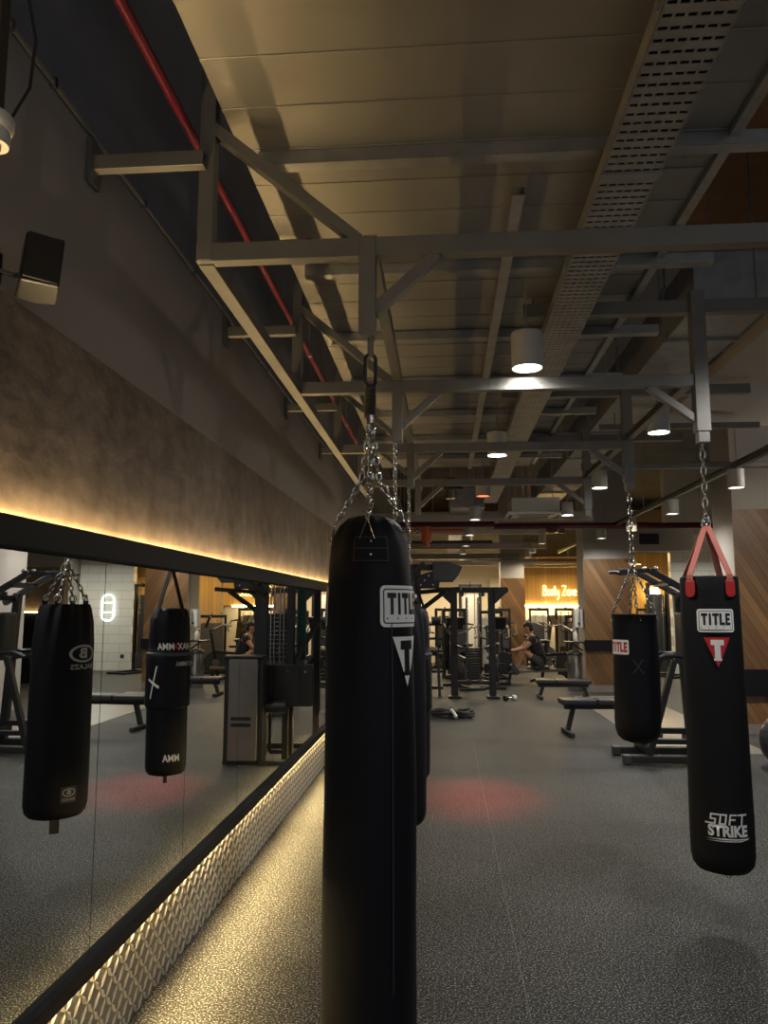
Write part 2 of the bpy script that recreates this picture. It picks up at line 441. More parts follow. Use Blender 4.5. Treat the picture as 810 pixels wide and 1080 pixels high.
for k in range(7): sub(tray, 'cable', MB().tube([(x0+0.018+0.0285*k, -0.5+0.1*i, TZ+0.022+0.003*math.sin(i*0.9+k)) for i in range(119)], 0.015, 6), 'black', smooth=True)  # black tubes added so the tray slots look dark inside
for xx in (x0, x1):
    sub(tray, 'side_flange', MB().span((xx-0.002, ylen0, TZ), (xx+0.002, ylen1, TZ+0.06)), 'galv')
sub(tray, 'joint_plate', MB().span((x0-0.006, 2.66, TZ-0.008), (x1+0.006, 2.70, TZ)), 'galv')
for yy in (1.9, 3.45, 5.0, 6.6, 8.3, 9.2):
    for xx in (x0-0.01, x1+0.01):
        sub(tray, 'hanger_rod', MB().tube([(xx, yy, TZ), (xx, yy, 3.30)], 0.004, 6), 'galv')

# air ducts on the right
def duct(name, a, b, label, m='galv', ribs=True):
    t = thing(name, label, 'air duct', ((a[0]+b[0])/2, a[1], a[2]))
    sub(t, 'duct_body', MB().span(a, b), m, bevel=0.006)
    if ribs:
        y = a[1]+0.6
        while y < b[1]-0.2:
            sub(t, 'flange', MB().span((a[0]-0.02, y, a[2]-0.02), (b[0]+0.02, y+0.03, b[2]+0.02)), m); y += 1.4
    for yy in (a[1]+0.9, (a[1]+b[1])/2, b[1]-0.9):
        sub(t, 'hanger_rod', MB().tube([(a[0]+0.05, yy, b[2]), (a[0]+0.05, yy, 4.9)], 0.006, 6), m)
        sub(t, 'hanger_rod', MB().tube([(b[0]-0.05, yy, b[2]), (b[0]-0.05, yy, 4.9)], 0.006, 6), m)
    return t
duct('air_duct', (1.52, 4.6, 3.36), (1.98, 13.5, 3.70), 'long grey air duct beside the pale plaster soffit on the right')
duct('air_duct', (0.10, 11.6, 3.05), (0.62, 21.5, 3.35), 'narrow grey duct running away below the far ceiling', ribs=False)
# round black duct end near the upper right
t = thing('air_duct', 'dark ribbed flexible duct at the upper right photo edge', 'air duct', (2.25, 4.0, 3.9))
pts = [(1.78 + 0.12*k, 3.95 - 0.05*k, 3.98 + 0.012*k*k*0.4) for k in range(0, 14)]
f = MB()
f.tube(pts, [0.15 + (0.012 if k % 2 else 0) for k in range(14)], 16)
sub(t, 'flexible_hose', f, 'rubber', smooth=True)
sub(t, 'hanger_rod', MB().tube([(2.4, 3.7, 4.0), (2.4, 3.7, 4.9)], 0.006, 6), 'galv')
# strut beams right
t = thing('ceiling_strut', 'pale grey steel strut running into the room beneath the right ceiling', 'steel strut', (3.05, 5, 3.0))
sub(t, 'strut', MB().channel((3.05, 4.2, 3.03), (3.05, 21, 3.03), 0.05, 0.07), 'steel')
sub(t, 'strut', MB().channel((1.45, 8.2, 3.03), (5.2, 8.2, 3.03), 0.05, 0.06), 'steel')
sub(t, 'strut', MB().channel((1.45, 7.2, 3.22), (2.9, 7.2, 3.22), 0.05, 0.05), 'steel')
for yy in (5.0, 8.2, 12, 16, 20):
    sub(t, 'hanger_rod', MB().tube([(3.05, yy, 3.06), (3.05, yy, 3.29 if yy < 7.6 else 4.9)], 0.006, 6), 'steel')
sub(t, 'hanger_rod', MB().tube([(1.6, 7.2, 3.24), (1.6, 7.2, 3.36)], 0.006, 6), 'steel')
sub(t, 'hanger_rod', MB().tube([(5.0, 8.2, 3.05), (5.0, 8.2, 4.9)], 0.006, 6), 'steel')

# red sprinkler pipe at the left
sp = thing('sprinkler_pipe', 'red sprinkler pipe with a short branch along the left ceiling edge', 'pipe', (-0.896, 3, 3.25))
sub(sp, 'main_pipe', MB().tube([(-0.896, -1, 3.25), (-0.896, 11.5, 3.25)], 0.017, 12), 'red_paint', smooth=True)
sub(sp, 'branch_pipe', MB().tube([(-0.896, 3.41, 3.25), (-0.63, 3.41, 3.25), (-0.615, 3.41, 3.245)], 0.020, 12), 'red_paint', smooth=True)
sub(sp, 'elbow', MB().sphere((-0.618, 3.41, 3.248), 0.026), 'red_paint', smooth=True)
sub(sp, 'sprinkler_head', MB().cyl((-0.618, 3.41, 3.205), 0.011, 0.05, 10).cyl((-0.618, 3.41, 3.178), 0.022, 0.005, 12), 'chrome', smooth=True)
for yy in (1.7, 2.75, 5.0, 7, 9):
    sub(sp, 'pipe_clamp', MB().cyl((-0.896, yy, 3.25), 0.021, 0.03, 12, 'y').tube([(-0.896, yy, 3.26), (-0.896, yy, 4.9)], 0.005, 6), 'galv')
sp2 = thing('sprinkler_pipe', 'dark grey pipe high in the left ceiling recess beside the red one', 'pipe', (-1.0, 3, 3.9))
sub(sp2, 'main_pipe', MB().tube([(-0.93, -1, 4.0), (-0.93, 11.5, 4.0)], 0.024, 12), 'dark_steel', smooth=True)
for yy in (1.5, 4.5, 8):
    sub(sp2, 'pipe_clamp', MB().tube([(-0.93, yy, 4.0), (-0.93, yy, 4.9)], 0.005, 6), 'galv')
# conduit on the wall
cd = thing('wall_conduit', 'thin grey conduit running along the top of the left wall', 'conduit', (WL-0.02, 3, 3.22))
sub(cd, 'conduit_tube', MB().tube([(WL-0.022, 0.6, 3.22), (WL-0.022, 12, 3.22)], 0.009, 8), 'galv', smooth=True)
for yy in (1.95, 2.2, 2.95, 3.6, 4.4, 5.2, 6.2):
    sub(cd, 'clip', MB().box((WL-0.02, yy, 3.22), (0.024, 0.018, 0.032)), 'chrome')

# ------------------------------------------------------------------ wall speaker and camera
spk = thing('wall_speaker', 'black box loudspeaker tilted down on the left wall', 'loudspeaker', (WL-0.03, 2.03, 2.6))
sub(spk, 'wall_plate', MB().box((WL-0.02, 1.95, 2.49), (0.02, 0.05, 0.09)), 'black', bevel=0.003)
sub(spk, 'bracket', MB().tube([(WL-0.02, 1.95, 2.48), (WL+0.03, 1.96, 2.465), (WL+0.06, 2.0, 2.485)], 0.008, 8), 'chrome', smooth=True)
SPK_R = Euler((math.radians(-12), math.radians(5), math.radians(35))).to_matrix(); SPK_C = (WL+0.085, 2.0, 2.50)
b = MB(); b.prism([(-0.05, -0.045), (0.05, -0.056), (0.056, 0.041), (0.0, 0.06), (-0.05, 0.053)], (0, 0, -0.08), (1, 0, 0), (0, 1, 0), 0.16)
bmesh.ops.rotate(b.bm, verts=b.bm.verts[:], cent=(0,0,0), matrix=SPK_R); bmesh.ops.translate(b.bm, verts=b.bm.verts[:], vec=SPK_C)
sub(spk, 'cabinet', b, 'black', bevel=0.006)
b = MB(); b.box((0, -0.055, 0), (0.088, 0.006, 0.145))
bmesh.ops.rotate(b.bm, verts=b.bm.verts[:], cent=(0,0,0), matrix=SPK_R); bmesh.ops.translate(b.bm, verts=b.bm.verts[:], vec=SPK_C)
sub(spk, 'grille', b, 'rubber')
sub(spk, 'cable', MB().tube([(WL-0.015, 1.93, 2.52), (WL-0.01, 1.89, 2.64), (WL-0.014, 1.86, 2.80), (WL-0.014, 1.85, 2.95)], 0.006, 6), 'rubber', smooth=True)
cam_t = thing('security_camera', 'white round ceiling camera hanging from a dark pole, cut by the left photo edge', 'camera', (-1.02, 1.6, 2.72))
sub(cam_t, 'pole', MB().bar((-1.055, 1.62, 2.70), (-1.055, 1.62, 4.9), 0.035, 0.035), 'dark_steel')
sub(cam_t, 'mount_ring', MB().lathe([(0, 0.04), (0.045, 0.04), (0.05, 0.032), (0.05, 0.012), (0.045, 0.0), (0, 0)], 28, (-1.055, 1.62, 2.665)), 'white', smooth=True)
sub(cam_t, 'housing', MB().lathe([(0, 0.03), (0.041, 0.03), (0.043, 0.01), (0.04, -0.010), (0, -0.010)], 28, (-1.055, 1.62, 2.64)), 'white', smooth=True)
sub(cam_t, 'lens', MB().sphere((-1.055, 1.615, 2.623), 0.026, (1,1,0.8)), 'black', smooth=True)
sub(cam_t, 'cable', MB().tube([(-1.02, 1.63, 2.69), (-0.99, 1.66, 2.80), (-1.0, 1.69, 2.95), (-1.02, 1.66, 3.1), (-1.055, 1.63, 3.2)], 0.004, 6), 'rubber', smooth=True)

# ------------------------------------------------------------------ writing helpers
def text_mesh_bm(body, size, bold=0.0, shear=0.0, sx=1.0):
    cu = bpy.data.curves.new('tmp', 'FONT'); cu.body = body; cu.size = size; cu.offset = bold; cu.shear = shear
    cu.align_x = 'CENTER'; cu.align_y = 'CENTER'; cu.resolution_u = 4
    o = bpy.data.objects.new('tmp', cu); COL.objects.link(o)
    dg = bpy.context.evaluated_depsgraph_get(); dg.update()
    me = bpy.data.meshes.new_from_object(o.evaluated_get(dg))
    bm = bmesh.new(); bm.from_mesh(me)
    bpy.data.objects.remove(o); bpy.data.curves.remove(cu); bpy.data.meshes.remove(me)
    for v in bm.verts: v.co.x *= sx
    return bm
def rects_bm(rects):
    bm = bmesh.new()
    for (a, b, c, d) in rects:
        vs = [bm.verts.new(p) for p in ((a,b,0),(c,b,0),(c,d,0),(a,d,0))]; bm.faces.new(vs)
    return bm
def poly_bm(polys):
    bm = bmesh.new()
    for pl in polys: bm.faces.new([bm.verts.new((p[0], p[1], 0)) for p in pl])
    return bm
LET = {  # heavy block capitals in a 1 x 1 cell
 'T': [(0,.76,1,1), (.32,0,.68,.76)], 'I': [(.2,0,.8,1)], 'L': [(0,0,.42,1), (.42,0,1,.24)],
 'E': [(0,0,.42,1), (.42,.77,1,1), (.42,.39,.88,.61), (.42,0,1,.23)]}
def block_rects(word, w, h, gap=0.12, widths=None):
    widths = widths or {'T': 1.0, 'I': 0.6, 'L': 0.85, 'E': 0.85}
    tot = sum(widths[c] for c in word) + gap*(len(word)-1)
    k = w/tot; x = -w/2; out = []
    for c in word:
        cw = widths[c]*k
        for (a, b, c2, d) in LET[c]: out.append((x+a*cw, (b-.5)*h, x+c2*cw, (d-.5)*h))
        x += cw + gap*k
    return out
def wrap(bm, Rf, th0, z0, off, name, m, parent, shear=0.0):
    xs = [v.co.x for v in bm.verts]
    if shear:
        for v in bm.verts: v.co.x += shear*v.co.y
        xs = [v.co.x for v in bm.verts]
    x = math.floor(min(xs)/0.008)*0.008
    while x < max(xs):
        bmesh.ops.bisect_plane(bm, geom=bm.verts[:]+bm.edges[:]+bm.faces[:], plane_co=(x,0,0), plane_no=(1,0,0)); x += 0.008
    ys = [v.co.y for v in bm.verts]; y = math.floor(min(ys)/0.03)*0.03
    while y < max(ys):
        bmesh.ops.bisect_plane(bm, geom=bm.verts[:]+bm.edges[:]+bm.faces[:], plane_co=(0,y,0), plane_no=(0,1,0)); y += 0.03
    bmesh.ops.triangulate(bm, faces=bm.faces[:])
    for v in bm.verts:
        z = z0 + v.co.y; R = Rf(z); a = th0 + v.co.x/max(Rf(z0), .01); r = R + off
        v.co = V((r*math.sin(a), -r*math.cos(a), z))
    mb = MB(); mb.bm.free(); mb.bm = bm
    return mb.build(name, m, parent)
def prof_fn(prof):
    def f(z):
        for (r0, z0), (r1, z1) in zip(prof, prof[1:]):
            if z0 <= z <= z1 and z1 > z0: return r0 + (r1-r0)*(z-z0)/(z1-z0)
        return prof[-1][0] if z > prof[-1][1] else prof[0][0]
    return f

def chain_bm(p, q, pitch=0.034, wire=0.0035, wid=0.011, b=None):
    b = b or MB(); p, q = V(p), V(q); d = q-p; L = d.length; n = max(2, round(L/pitch)); d.normalize()
    s1 = d.cross(V((0.3,0.9,0.1))).normalized(); s2 = d.cross(s1)
    step = L/n; hl = step*0.66
    for i in range(n):
        c = p + d*(step*(i+.5)); s = s1 if i % 2 else s2
        pts = []
        for k in range(10):
            a = 2*PI*k/10
            pts.append(c + d*(hl*math.cos(a)) + s*(wid*math.sin(a)*(1.0)))
        b.tube(pts, wire, 6, closed=True)
    return b
def spring_bm(c, r, z0, z1, turns, wire, b=None):
    b = b or MB(); n = turns*12
    b.tube([(c[0]+r*math.cos(2*PI*k/12), c[1]+r*math.sin(2*PI*k/12), z0+(z1-z0)*k/n) for k in range(n+1)], wire, 6)
    return b
def oval_link(c, w, h, wire, ang=0.0, b=None):
    b = b or MB(); ca, sa = math.cos(ang), math.sin(ang); pts = []
    for k in range(24):
        a = 2*PI*k/24; u = w*math.cos(a); v = (h-w)*(1 if math.sin(a) > 0 else -1) + w*math.sin(a) if abs(math.sin(a)) > 1e-6 else 0
        pts.append((c[0]+u*ca, c[1]+u*sa, c[2]+v))
    b.tube(pts, wire, 8, closed=True)
    return b

TITLE_W = {'T': 1.0, 'I': 0.55, 'L': 0.85, 'E': 0.85}
def title_patch(parent, Rf, th, z, w, h, letter, border):
    """outer white frame, dark inline, white field, block letters with dots below"""
    parent = wrap(poly_bm([rrect(w, h, h*0.13)]), Rf, th, z, 0.0012, 'logo_patch', border, parent)
    wrap(poly_bm([rrect(w*0.9, h*0.84, h*0.07)]), Rf, th, z, 0.0019, 'logo_outline', 'black_print', parent)
    wrap(poly_bm([rrect(w*0.86, h*0.78, h*0.05)]), Rf, th, z, 0.0026, 'logo_field', 'white_print', parent)
    bm = rects_bm(block_rects('TITLE', w*0.76, h*0.52, 0.1, TITLE_W))
    for v in bm.verts: v.co.y += h*0.06
    wrap(bm, Rf, th, z, 0.0033, 'lettering', letter, parent)
    wrap(rects_bm([(-w*.38 + k*w*.19 - w*.012, -h*.315, -w*.38 + k*w*.19 + w*.012, -h*.275) for k in range(5)]), Rf, th, z, 0.0033, 'logo_dots', letter, parent)
def tri_logo(parent, Rf, th, ztop, w, h, m_tri, m_t):
    parent = wrap(poly_bm([[(-w/2, 0), (0, -h), (w/2, 0)]]), Rf, th, ztop, 0.0012, 'triangle_logo', m_tri, parent)
    k = w*0.5
    wrap(rects_bm([(-k/2, -h*.26, k/2, -h*.08), (-k*.22, -h*.72, k*.22, -h*.26), (-k*.30, -h*.78, k*.30, -h*.70)]), Rf, th, ztop, 0.002, 'letter_mark', m_t, parent)

def facing(x, y, cx=0.0, cy=0.0):
    return math.atan2(cx-x, -(cy-y))   # rotation bringing local -Y towards the viewer

# ------------------------------------------------------------------ BAG 1: big bag in the foreground
bx, by, zb = -0.245, 2.55, 0.14
bag = thing('punching_bag', 'large black hanging punching bag in the foreground centre, white block logo on its side', 'punching bag', (bx, by, zb), facing(bx, by), 'hanging punching bags')
T = 1.855 - zb
prof = [(0, 0), (0.08, 0.002), (0.12, 0.012), (0.14, 0.03), (0.148, 0.06), (0.149, 0.3), (0.147, 0.9), (0.144, 1.2), (0.139, 1.42), (0.133, T-0.17), (0.128, T-0.11), (0.117, T-0.07), (0.098, T-0.036), (0.07, T-0.012), (0.035, T-0.002), (0, T)]
def dense(p, n=6):
    o = []
    for (a, b) in zip(p, p[1:]):
        k = max(1, int(abs(b[1]-a[1])/0.05))
        for i in range(k): o.append((a[0]+(b[0]-a[0])*i/k, a[1]+(b[1]-a[1])*i/k))
    o.append(p[-1]); return o
rnd = random.Random(3)
def wob1(a, z):
    return 0.0016*math.sin(3*a+z*4) + 0.0013*math.sin(5*a-7*z) + (0.004*math.sin(9*a+1)*max(0, (z-1.5)/0.2) if z > 1.5 else 0)
MB().lathe(dense(prof), 64, wob=wob1).build('bag_body', 'vinyl', bag, smooth=True)
Rf = prof_fn(prof[1:-1])
R2 = lambda z: Rf(z)+0.003
zl = 1.555 - zb
title_patch(bag, R2, math.radians(52), zl, 0.195, 0.13, 'black_print', 'white_print')
tri_logo(bag, R2, math.radians(53), zl-0.095, 0.12, 0.155, 'white_print', 'black_print')
title_patch(bag, R2, math.radians(-111), zl, 0.195, 0.13, 'black_print', 'white_print')
tri_logo(bag, R2, math.radians(-111), zl-0.095, 0.12, 0.155, 'white_print', 'black_print')
# stitched patch with rivets below the front ring
zpt = 1.735 - zb
sp_ = wrap(poly_bm([rrect(0.115, 0.086, 0.004)]), R2, 0.02, zpt, 0.004, 'stitched_patch', 'vinyl_soft', bag)
wrap(rects_bm([(-.054,.037,.054,.039), (-.054,-.039,.054,-.037), (-.054,-.037,-.052,.037), (.052,-.037,.054,.037), (-.052,.001,.052,.003)]), R2, 0.02, zpt, 0.005, 'stitching', 'dim_print', sp_)
for dz in (0.023, -0.019):
    MB().sphere(((R2(zpt)+0.006)*math.sin(.02), -(R2(zpt)+0.005)*math.cos(.02), zpt+dz), 0.005).build('rivet', 'chrome', sp_, smooth=True)
# seam along the side
wrap(rects_bm([(-.002,-0.62,.002,0.55)]), R2, math.radians(28), 0.9, 0.0015, 'seam', 'dim_print', bag)
ztip = 2.47 - zb
MB().tube([(0,0,ztip+0.01), (0,0,ztip-0.07)], 0.011, 10).build('eye_bolt', 'steel', bag, smooth=True)
oval_link((0,0,ztip-0.115), 0.019, 0.055, 0.0065, 0.3).build('carabiner', 'black', bag, smooth=True)
sb = MB(); spring_bm((0,0), 0.016, ztip-0.275, ztip-0.175, 11, 0.004, sb)
sb.build('spring', 'dark_steel', bag, smooth=True)
apex = V((0,0,ztip-0.285))
MB().cyl(apex, 0.012, 0.03, 12).build('swivel', 'chrome', bag, smooth=True)
for k, a in enumerate((-4, 88, 176, 262)):
    a = math.radians(a); rr = 0.118; zz = T-0.055
    q = V((rr*math.sin(a), -rr*math.cos(a), zz))
    mid = apex + V((0.03*math.sin(a), -0.03*math.cos(a), -0.21))
    cbm = chain_bm(apex, mid, 0.026, 0.0032, 0.009); chain_bm(mid, q + V((0,0,0.03)), 0.026, 0.0032, 0.009, cbm)
    cbm.build('chain', 'chrome', bag, smooth=True)
    # triangular ring
    out = V((math.sin(a), -math.cos(a), 0)); sd = V((math.cos(a), math.sin(a), 0))
    p0 = q + V((0,0,0.035)); p1 = q + out*0.016 + sd*0.024 + V((0,0,-0.035)); p2 = q + out*0.016 - sd*0.024 + V((0,0,-0.035))
    MB().tube([p0, p1, p2], 0.0035, 8, closed=True).build('ring', 'chrome', bag, smooth=True)

# ------------------------------------------------------------------ BAG 2: second bag, chains, oval B logo
bx, by, zb = -0.27, 4.25, 0.42
to_m = facing(bx, by, 2*MX, 0)      # towards the mirror image of the viewer
bag2 = thing('punching_bag', 'black chain-hung punching bag right behind the foreground bag, oval B logo in the mirror', 'punching bag', (bx, by, zb), to_m, 'hanging punching bags')
T = 1.57 - zb
prof = [(0, 0), (0.10, 0.002), (0.14, 0.010), (0.157, 0.030), (0.166, 0.065), (0.168, 0.3), (0.166, 0.7), (0.161, 0.93), (0.150, T-0.10), (0.135, T-0.03), (0.124, T), (0.116, T-0.004), (0.0, T-0.03)]
def wob2(a, z):
    return 0.002*math.sin(2*a+3*z) + (0.009*math.sin(11*a+6*z)*max(0, (z-0.8)/0.35) if z > 0.8 else 0)
MB().lathe(dense(prof), 72, wob=wob2).build('bag_body', 'vinyl', bag2, smooth=True)
Rf2 = prof_fn(prof[1:-2]); R2b = lambda z: Rf2(z)+0.004
# in the mirror the right-hand side of the picture is this bag's other side: negative angles
thl = -math.radians(40); zl = 1.30 - zb
def ring_bm(a, b, a2, b2, n=40):
    return poly_bm([[(a*math.cos(2*PI*k/n), b*math.sin(2*PI*k/n)), (a*math.cos(2*PI*(k+1)/n), b*math.sin(2*PI*(k+1)/n)),
                     (a2*math.cos(2*PI*(k+1)/n), b2*math.sin(2*PI*(k+1)/n)), (a2*math.cos(2*PI*k/n), b2*math.sin(2*PI*k/n))] for k in range(n)])
wrap(ring_bm(0.084, 0.048, 0.068, 0.037), R2b, thl, zl, 0.002, 'logo_ring', 'grey_print', bag2)
wrap(text_mesh_bm('B', 0.075, 0.0032, 0, 1.25), R2b, thl, zl, 0.002, 'lettering', 'grey_print', bag2)
wrap(text_mesh_bm('BALAZS', 0.036, 0.0008, 0, 1.2), R2b, thl, zl-0.072, 0.002, 'lettering', 'grey_print', bag2)
thb = -math.radians(22); zlb = 0.56 - zb
lp_ = wrap(poly_bm([rrect(0.085, 0.085, 0.004)]), R2b, thb, zlb, 0.002, 'logo_patch', 'dim_print', bag2)
wrap(ring_bm(0.034, 0.022, 0.028, 0.017), R2b, thb, zlb+0.012, 0.003, 'logo_ring', 'grey_print', lp_)
wrap(text_mesh_bm('B', 0.032, 0.0014, 0, 1.2), R2b, thb, zlb+0.012, 0.003, 'lettering', 'grey_print', lp_)
wrap(text_mesh_bm('BALAZS', 0.016, 0.0003, 0, 1.2), R2b, thb, zlb-0.025, 0.003, 'lettering', 'grey_print', lp_)
MB().box((0, 0, -0.045), (0.05, 0.006, 0.10)).build('bottom_strap', 'black', bag2)
ztip = 2.47 - zb; apex = V((0,0,1.84-zb))
chain_bm((0,0,ztip), apex, 0.036, 0.004, 0.011).build('chain', 'chrome', bag2, smooth=True)
oval_link(apex + V((0,0,0.0)), 0.018, 0.028, 0.005, 0.6).build('swivel', 'chrome', bag2, smooth=True)
for a in (20, 110, 200, 290):
    a = math.radians(a); q = V((0.114*math.sin(a), -0.114*math.cos(a), T+0.02))
    chain_bm(apex - V((0,0,0.02)), q, 0.034, 0.0038, 0.011).build('chain', 'chrome', bag2, smooth=True)
    MB().bar(q, q - V((0,0,0.06)), 0.03, 0.006).build('strap', 'black', bag2)
    oval_link(q + V((0,0,0.01)), 0.02, 0.022, 0.004, a).build('ring', 'chrome', bag2, smooth=True)

# ------------------------------------------------------------------ BAG 3: strap bag with sleeve
bx, by, zb = -0.27, 5.95, 0.29
to_m = facing(bx, by, 2*MX, 0)
bag3 = thing('punching_bag', 'black punching bag with sleeve and cloth straps, white X mark seen in the mirror', 'punching bag', (bx, by, zb), to_m, 'hanging punching bags')
T = 1.55 - zb
prof = [(0, 0), (0.09, 0.002), (0.13, 0.012), (0.146, 0.035), (0.152, 0.07), (0.153, 0.3), (0.153, 0.50), (0.168, 0.515), (0.169, 0.7), (0.168, 0.91), (0.156, 0.925), (0.155, 1.05), (0.150, T-0.09), (0.135, T-0.03), (0.11, T-0.006), (0, T)]
MB().lathe(dense(prof), 64, wob=lambda a, z: 0.0015*math.sin(3*a+5*z)+(0.006*math.sin(10*a)*max(0,(z-1.1)/.15) if z > 1.1 else 0)).build('bag_body', 'vinyl', bag3, smooth=True)
Rf3 = prof_fn(prof[1:-1]); R3 = lambda z: Rf3(z)+0.004
MB().lathe([(0.169, 0.895), (0.173, 0.90), (0.173, 0.915), (0.166, 0.922)], 64).build('sleeve_band', 'charcoal', bag3, smooth=True)
zl = 1.255-zb
wrap(text_mesh_bm('MAX', 0.072, 0.0012, 0.12, 0.8), R3, -math.radians(46), zl, 0.002, 'lettering', 'white_print', bag3)
wrap(text_mesh_bm('X', 0.078, 0.0016, 0.12, 0.9), R3, -math.radians(19), zl, 0.002, 'lettering', 'red_print', bag3)
wrap(text_mesh_bm('MMA', 0.072, 0.0012, 0.12, 0.8), R3, math.radians(8), zl, 0.002, 'lettering', 'white_print', bag3)
wrap(text_mesh_bm('MAXXMMA', 0.05, 0.0008, 0.12, 0.8), R3, -math.radians(52), 1.125-zb, 0.002, 'lettering', 'grey_print', bag3)
wrap(poly_bm([[(-.032,.125), (-.020,.120), (.030,-.115), (.022,-.125)], [(.045,.03), (.05,.015), (-.045,-.045), (-.05,-.025)]]), R3, math.radians(38), 0.99-zb, 0.0025, 'x_mark', 'white_print', bag3)
wrap(text_mesh_bm('MMA', 0.072, 0.0014, 0.1, 0.8), R3, -math.radians(16), 0.43-zb, 0.003, 'lettering', 'white_print', bag3)
MB().box((0, 0, -0.03), (0.03, 0.006, 0.07)).build('bottom_strap', 'black', bag3)
ztip = 2.47-zb; apex = V((0,0,1.90-zb))
chain_bm((0,0,ztip), apex, 0.036, 0.004, 0.011).build('chain', 'chrome', bag3, smooth=True)
oval_link(apex, 0.02, 0.03, 0.005, 0.4).build('swivel', 'chrome', bag3, smooth=True)
for a in (45, 135, 225, 315):
    a = math.radians(a); q = V((0.145*math.sin(a), -0.145*math.cos(a), T-0.08)); s_ = V((math.cos(a), math.sin(a), 0))
    q2 = V((0.125*math.sin(a), -0.125*math.cos(a), T-0.005))
    b = MB(); b.bar(apex - V((0,0,.02)), q2, 0.034, 0.005, (math.sin(a), -math.cos(a), 0)); b.bar(q2, q + V((0.012*math.sin(a), -0.012*math.cos(a), 0)), 0.034, 0.005, (math.sin(a), -math.cos(a), 0))
    b.build('strap', 'black', bag3)

# ------------------------------------------------------------------ BAG 4: red strap bag at right
bx, by, zb = 1.405, 4.25, 0.225
bag4 = thing('punching_bag', 'tall slim black punching bag on red straps at the right, white and red logos', 'punching bag', (bx, by, zb), facing(bx, by), 'hanging punching bags')
T = 1.715-zb
prof = [(0, 0), (0.09, 0.003), (0.125, 0.014), (0.146, 0.04), (0.154, 0.08), (0.155, 0.25), (0.150, 0.7), (0.147, 1.1), (0.145, T-0.02), (0.142, T-0.004), (0.134, T), (0, T-0.012)]
MB().lathe(dense(prof), 64, wob=lambda a, z: 0.0016*math.sin(3*a+4*z)+0.0012*math.sin(5*a-3*z)).build('bag_body', 'vinyl_soft', bag4, smooth=True)
Rf4 = prof_fn(prof[1:-2]); R4 = lambda z: Rf4(z)+0.003
title_patch(bag4, R4, math.radians(9), 1.485-zb, 0.186, 0.118, 'black_print', 'white_print')
tri_logo(bag4, R4, math.radians(9), 1.40-zb, 0.126, 0.15, 'red_print', 'white_print')
# square outline lettering and heavy slanted lettering near the bottom
def soft_rects(w, h, t):
    cw = w/4*0.86; st = w/4; out = []
    for k, c in enumerate('SOFT'):
        x = -w/2 + k*st; y0, y1 = -h/2, h/2; ym_ = 0
        if c == 'S': out += [(x+cw*.25,y1-t,x+cw*1.35,y1), (x+cw*.25,ym_-t/2,x+cw*.25+t,y1), (x+cw*.25,ym_-t/2,x+cw,ym_+t/2), (x+cw-t,y0,x+cw,ym_), (x-cw*.25,y0,x+cw,y0+t)]
        if c == 'O': out += [(x+cw*.18,y1-t,x+cw,y1), (x+cw*.18,y0,x+cw,y0+t), (x+cw*.18,y0,x+cw*.18+t,y1), (x+cw-t,y0,x+cw,y1)]
        if c == 'F': out += [(x+cw*.1,y0,x+cw*.1+t,y1), (x+cw*.1,y1-t,x+cw,y1), (x+cw*.1,ym_-t/2,x+cw*.85,ym_+t/2)]
        if c == 'T': out += [(x-cw*.05,y1-t,x+cw*1.1,y1), (x+cw*.5-t/2,y0,x+cw*.5+t/2,y1)]
    return out
zs = 0.475-zb; ths = math.radians(11)
wrap(rects_bm(soft_rects(0.19, 0.052, 0.008)), R4, ths, zs+0.036, 0.002, 'lettering', 'white_print', bag4, shear=0.15)
wrap(text_mesh_bm('STRIKE', 0.072, 0.0032, 0, 0.86), R4, ths, zs-0.022, 0.002, 'lettering', 'white_print', bag4)
wrap(poly_bm([[(-.11,-.002), (-.02,.004), (.10,.003), (.108,.008), (.10,-.003), (-.02,-.003)], [(-.105,-.012), (-.02,-.007), (.06,-.007), (.10,-.002), (.06,-.011), (-.02,-.012)]]), R4, ths, zs-0.058, 0.002, 'underline', 'white_print', bag4)
MB().tube([(0.0, -0.02, 0.004), (0.005, -0.03, -0.015), (0.02, -0.03, -0.03), (0.035, -0.02, -0.018), (0.04, -0.02, 0.008)], 0.002, 6).build('cord_loop', 'black', bag4, smooth=True)
ztip = 2.44-zb; apex = V((0,0,2.0-zb))
chain_bm((0,0,ztip), apex, 0.045, 0.0045, 0.013).build('chain', 'chrome', bag4, smooth=True)
oval_link(apex, 0.02, 0.028, 0.005, 0.2).build('swivel', 'chrome', bag4, smooth=True)
for a in (-38, 41, 158, 236):
    a = math.radians(a); n_ = V((math.sin(a), -math.cos(a), 0))
    q2 = n_*0.15 + V((0,0,T+0.005)); q = n_*0.150 + V((0,0,T-0.07))
    s_ = V((math.cos(a), math.sin(a), 0))
    b = MB(); b.bar(apex - V((0,0,.015)) + n_*0.01, q2, 0.036, 0.005, n_); b.bar(q2, n_*0.152 + V((0,0,T-0.03)), 0.036, 0.005, n_)
    st_ = b.build('strap', 'pink_web', bag4)
    b = MB(); b.prism([(u, v) for u, v in rrect(0.056, 0.095, 0.022)], n_*0.148 + V((0,0,T-0.062)), s_, (0,0,1), 0.006)
    b.build('leather_tab', 'red_leather', st_, bevel=0.001)

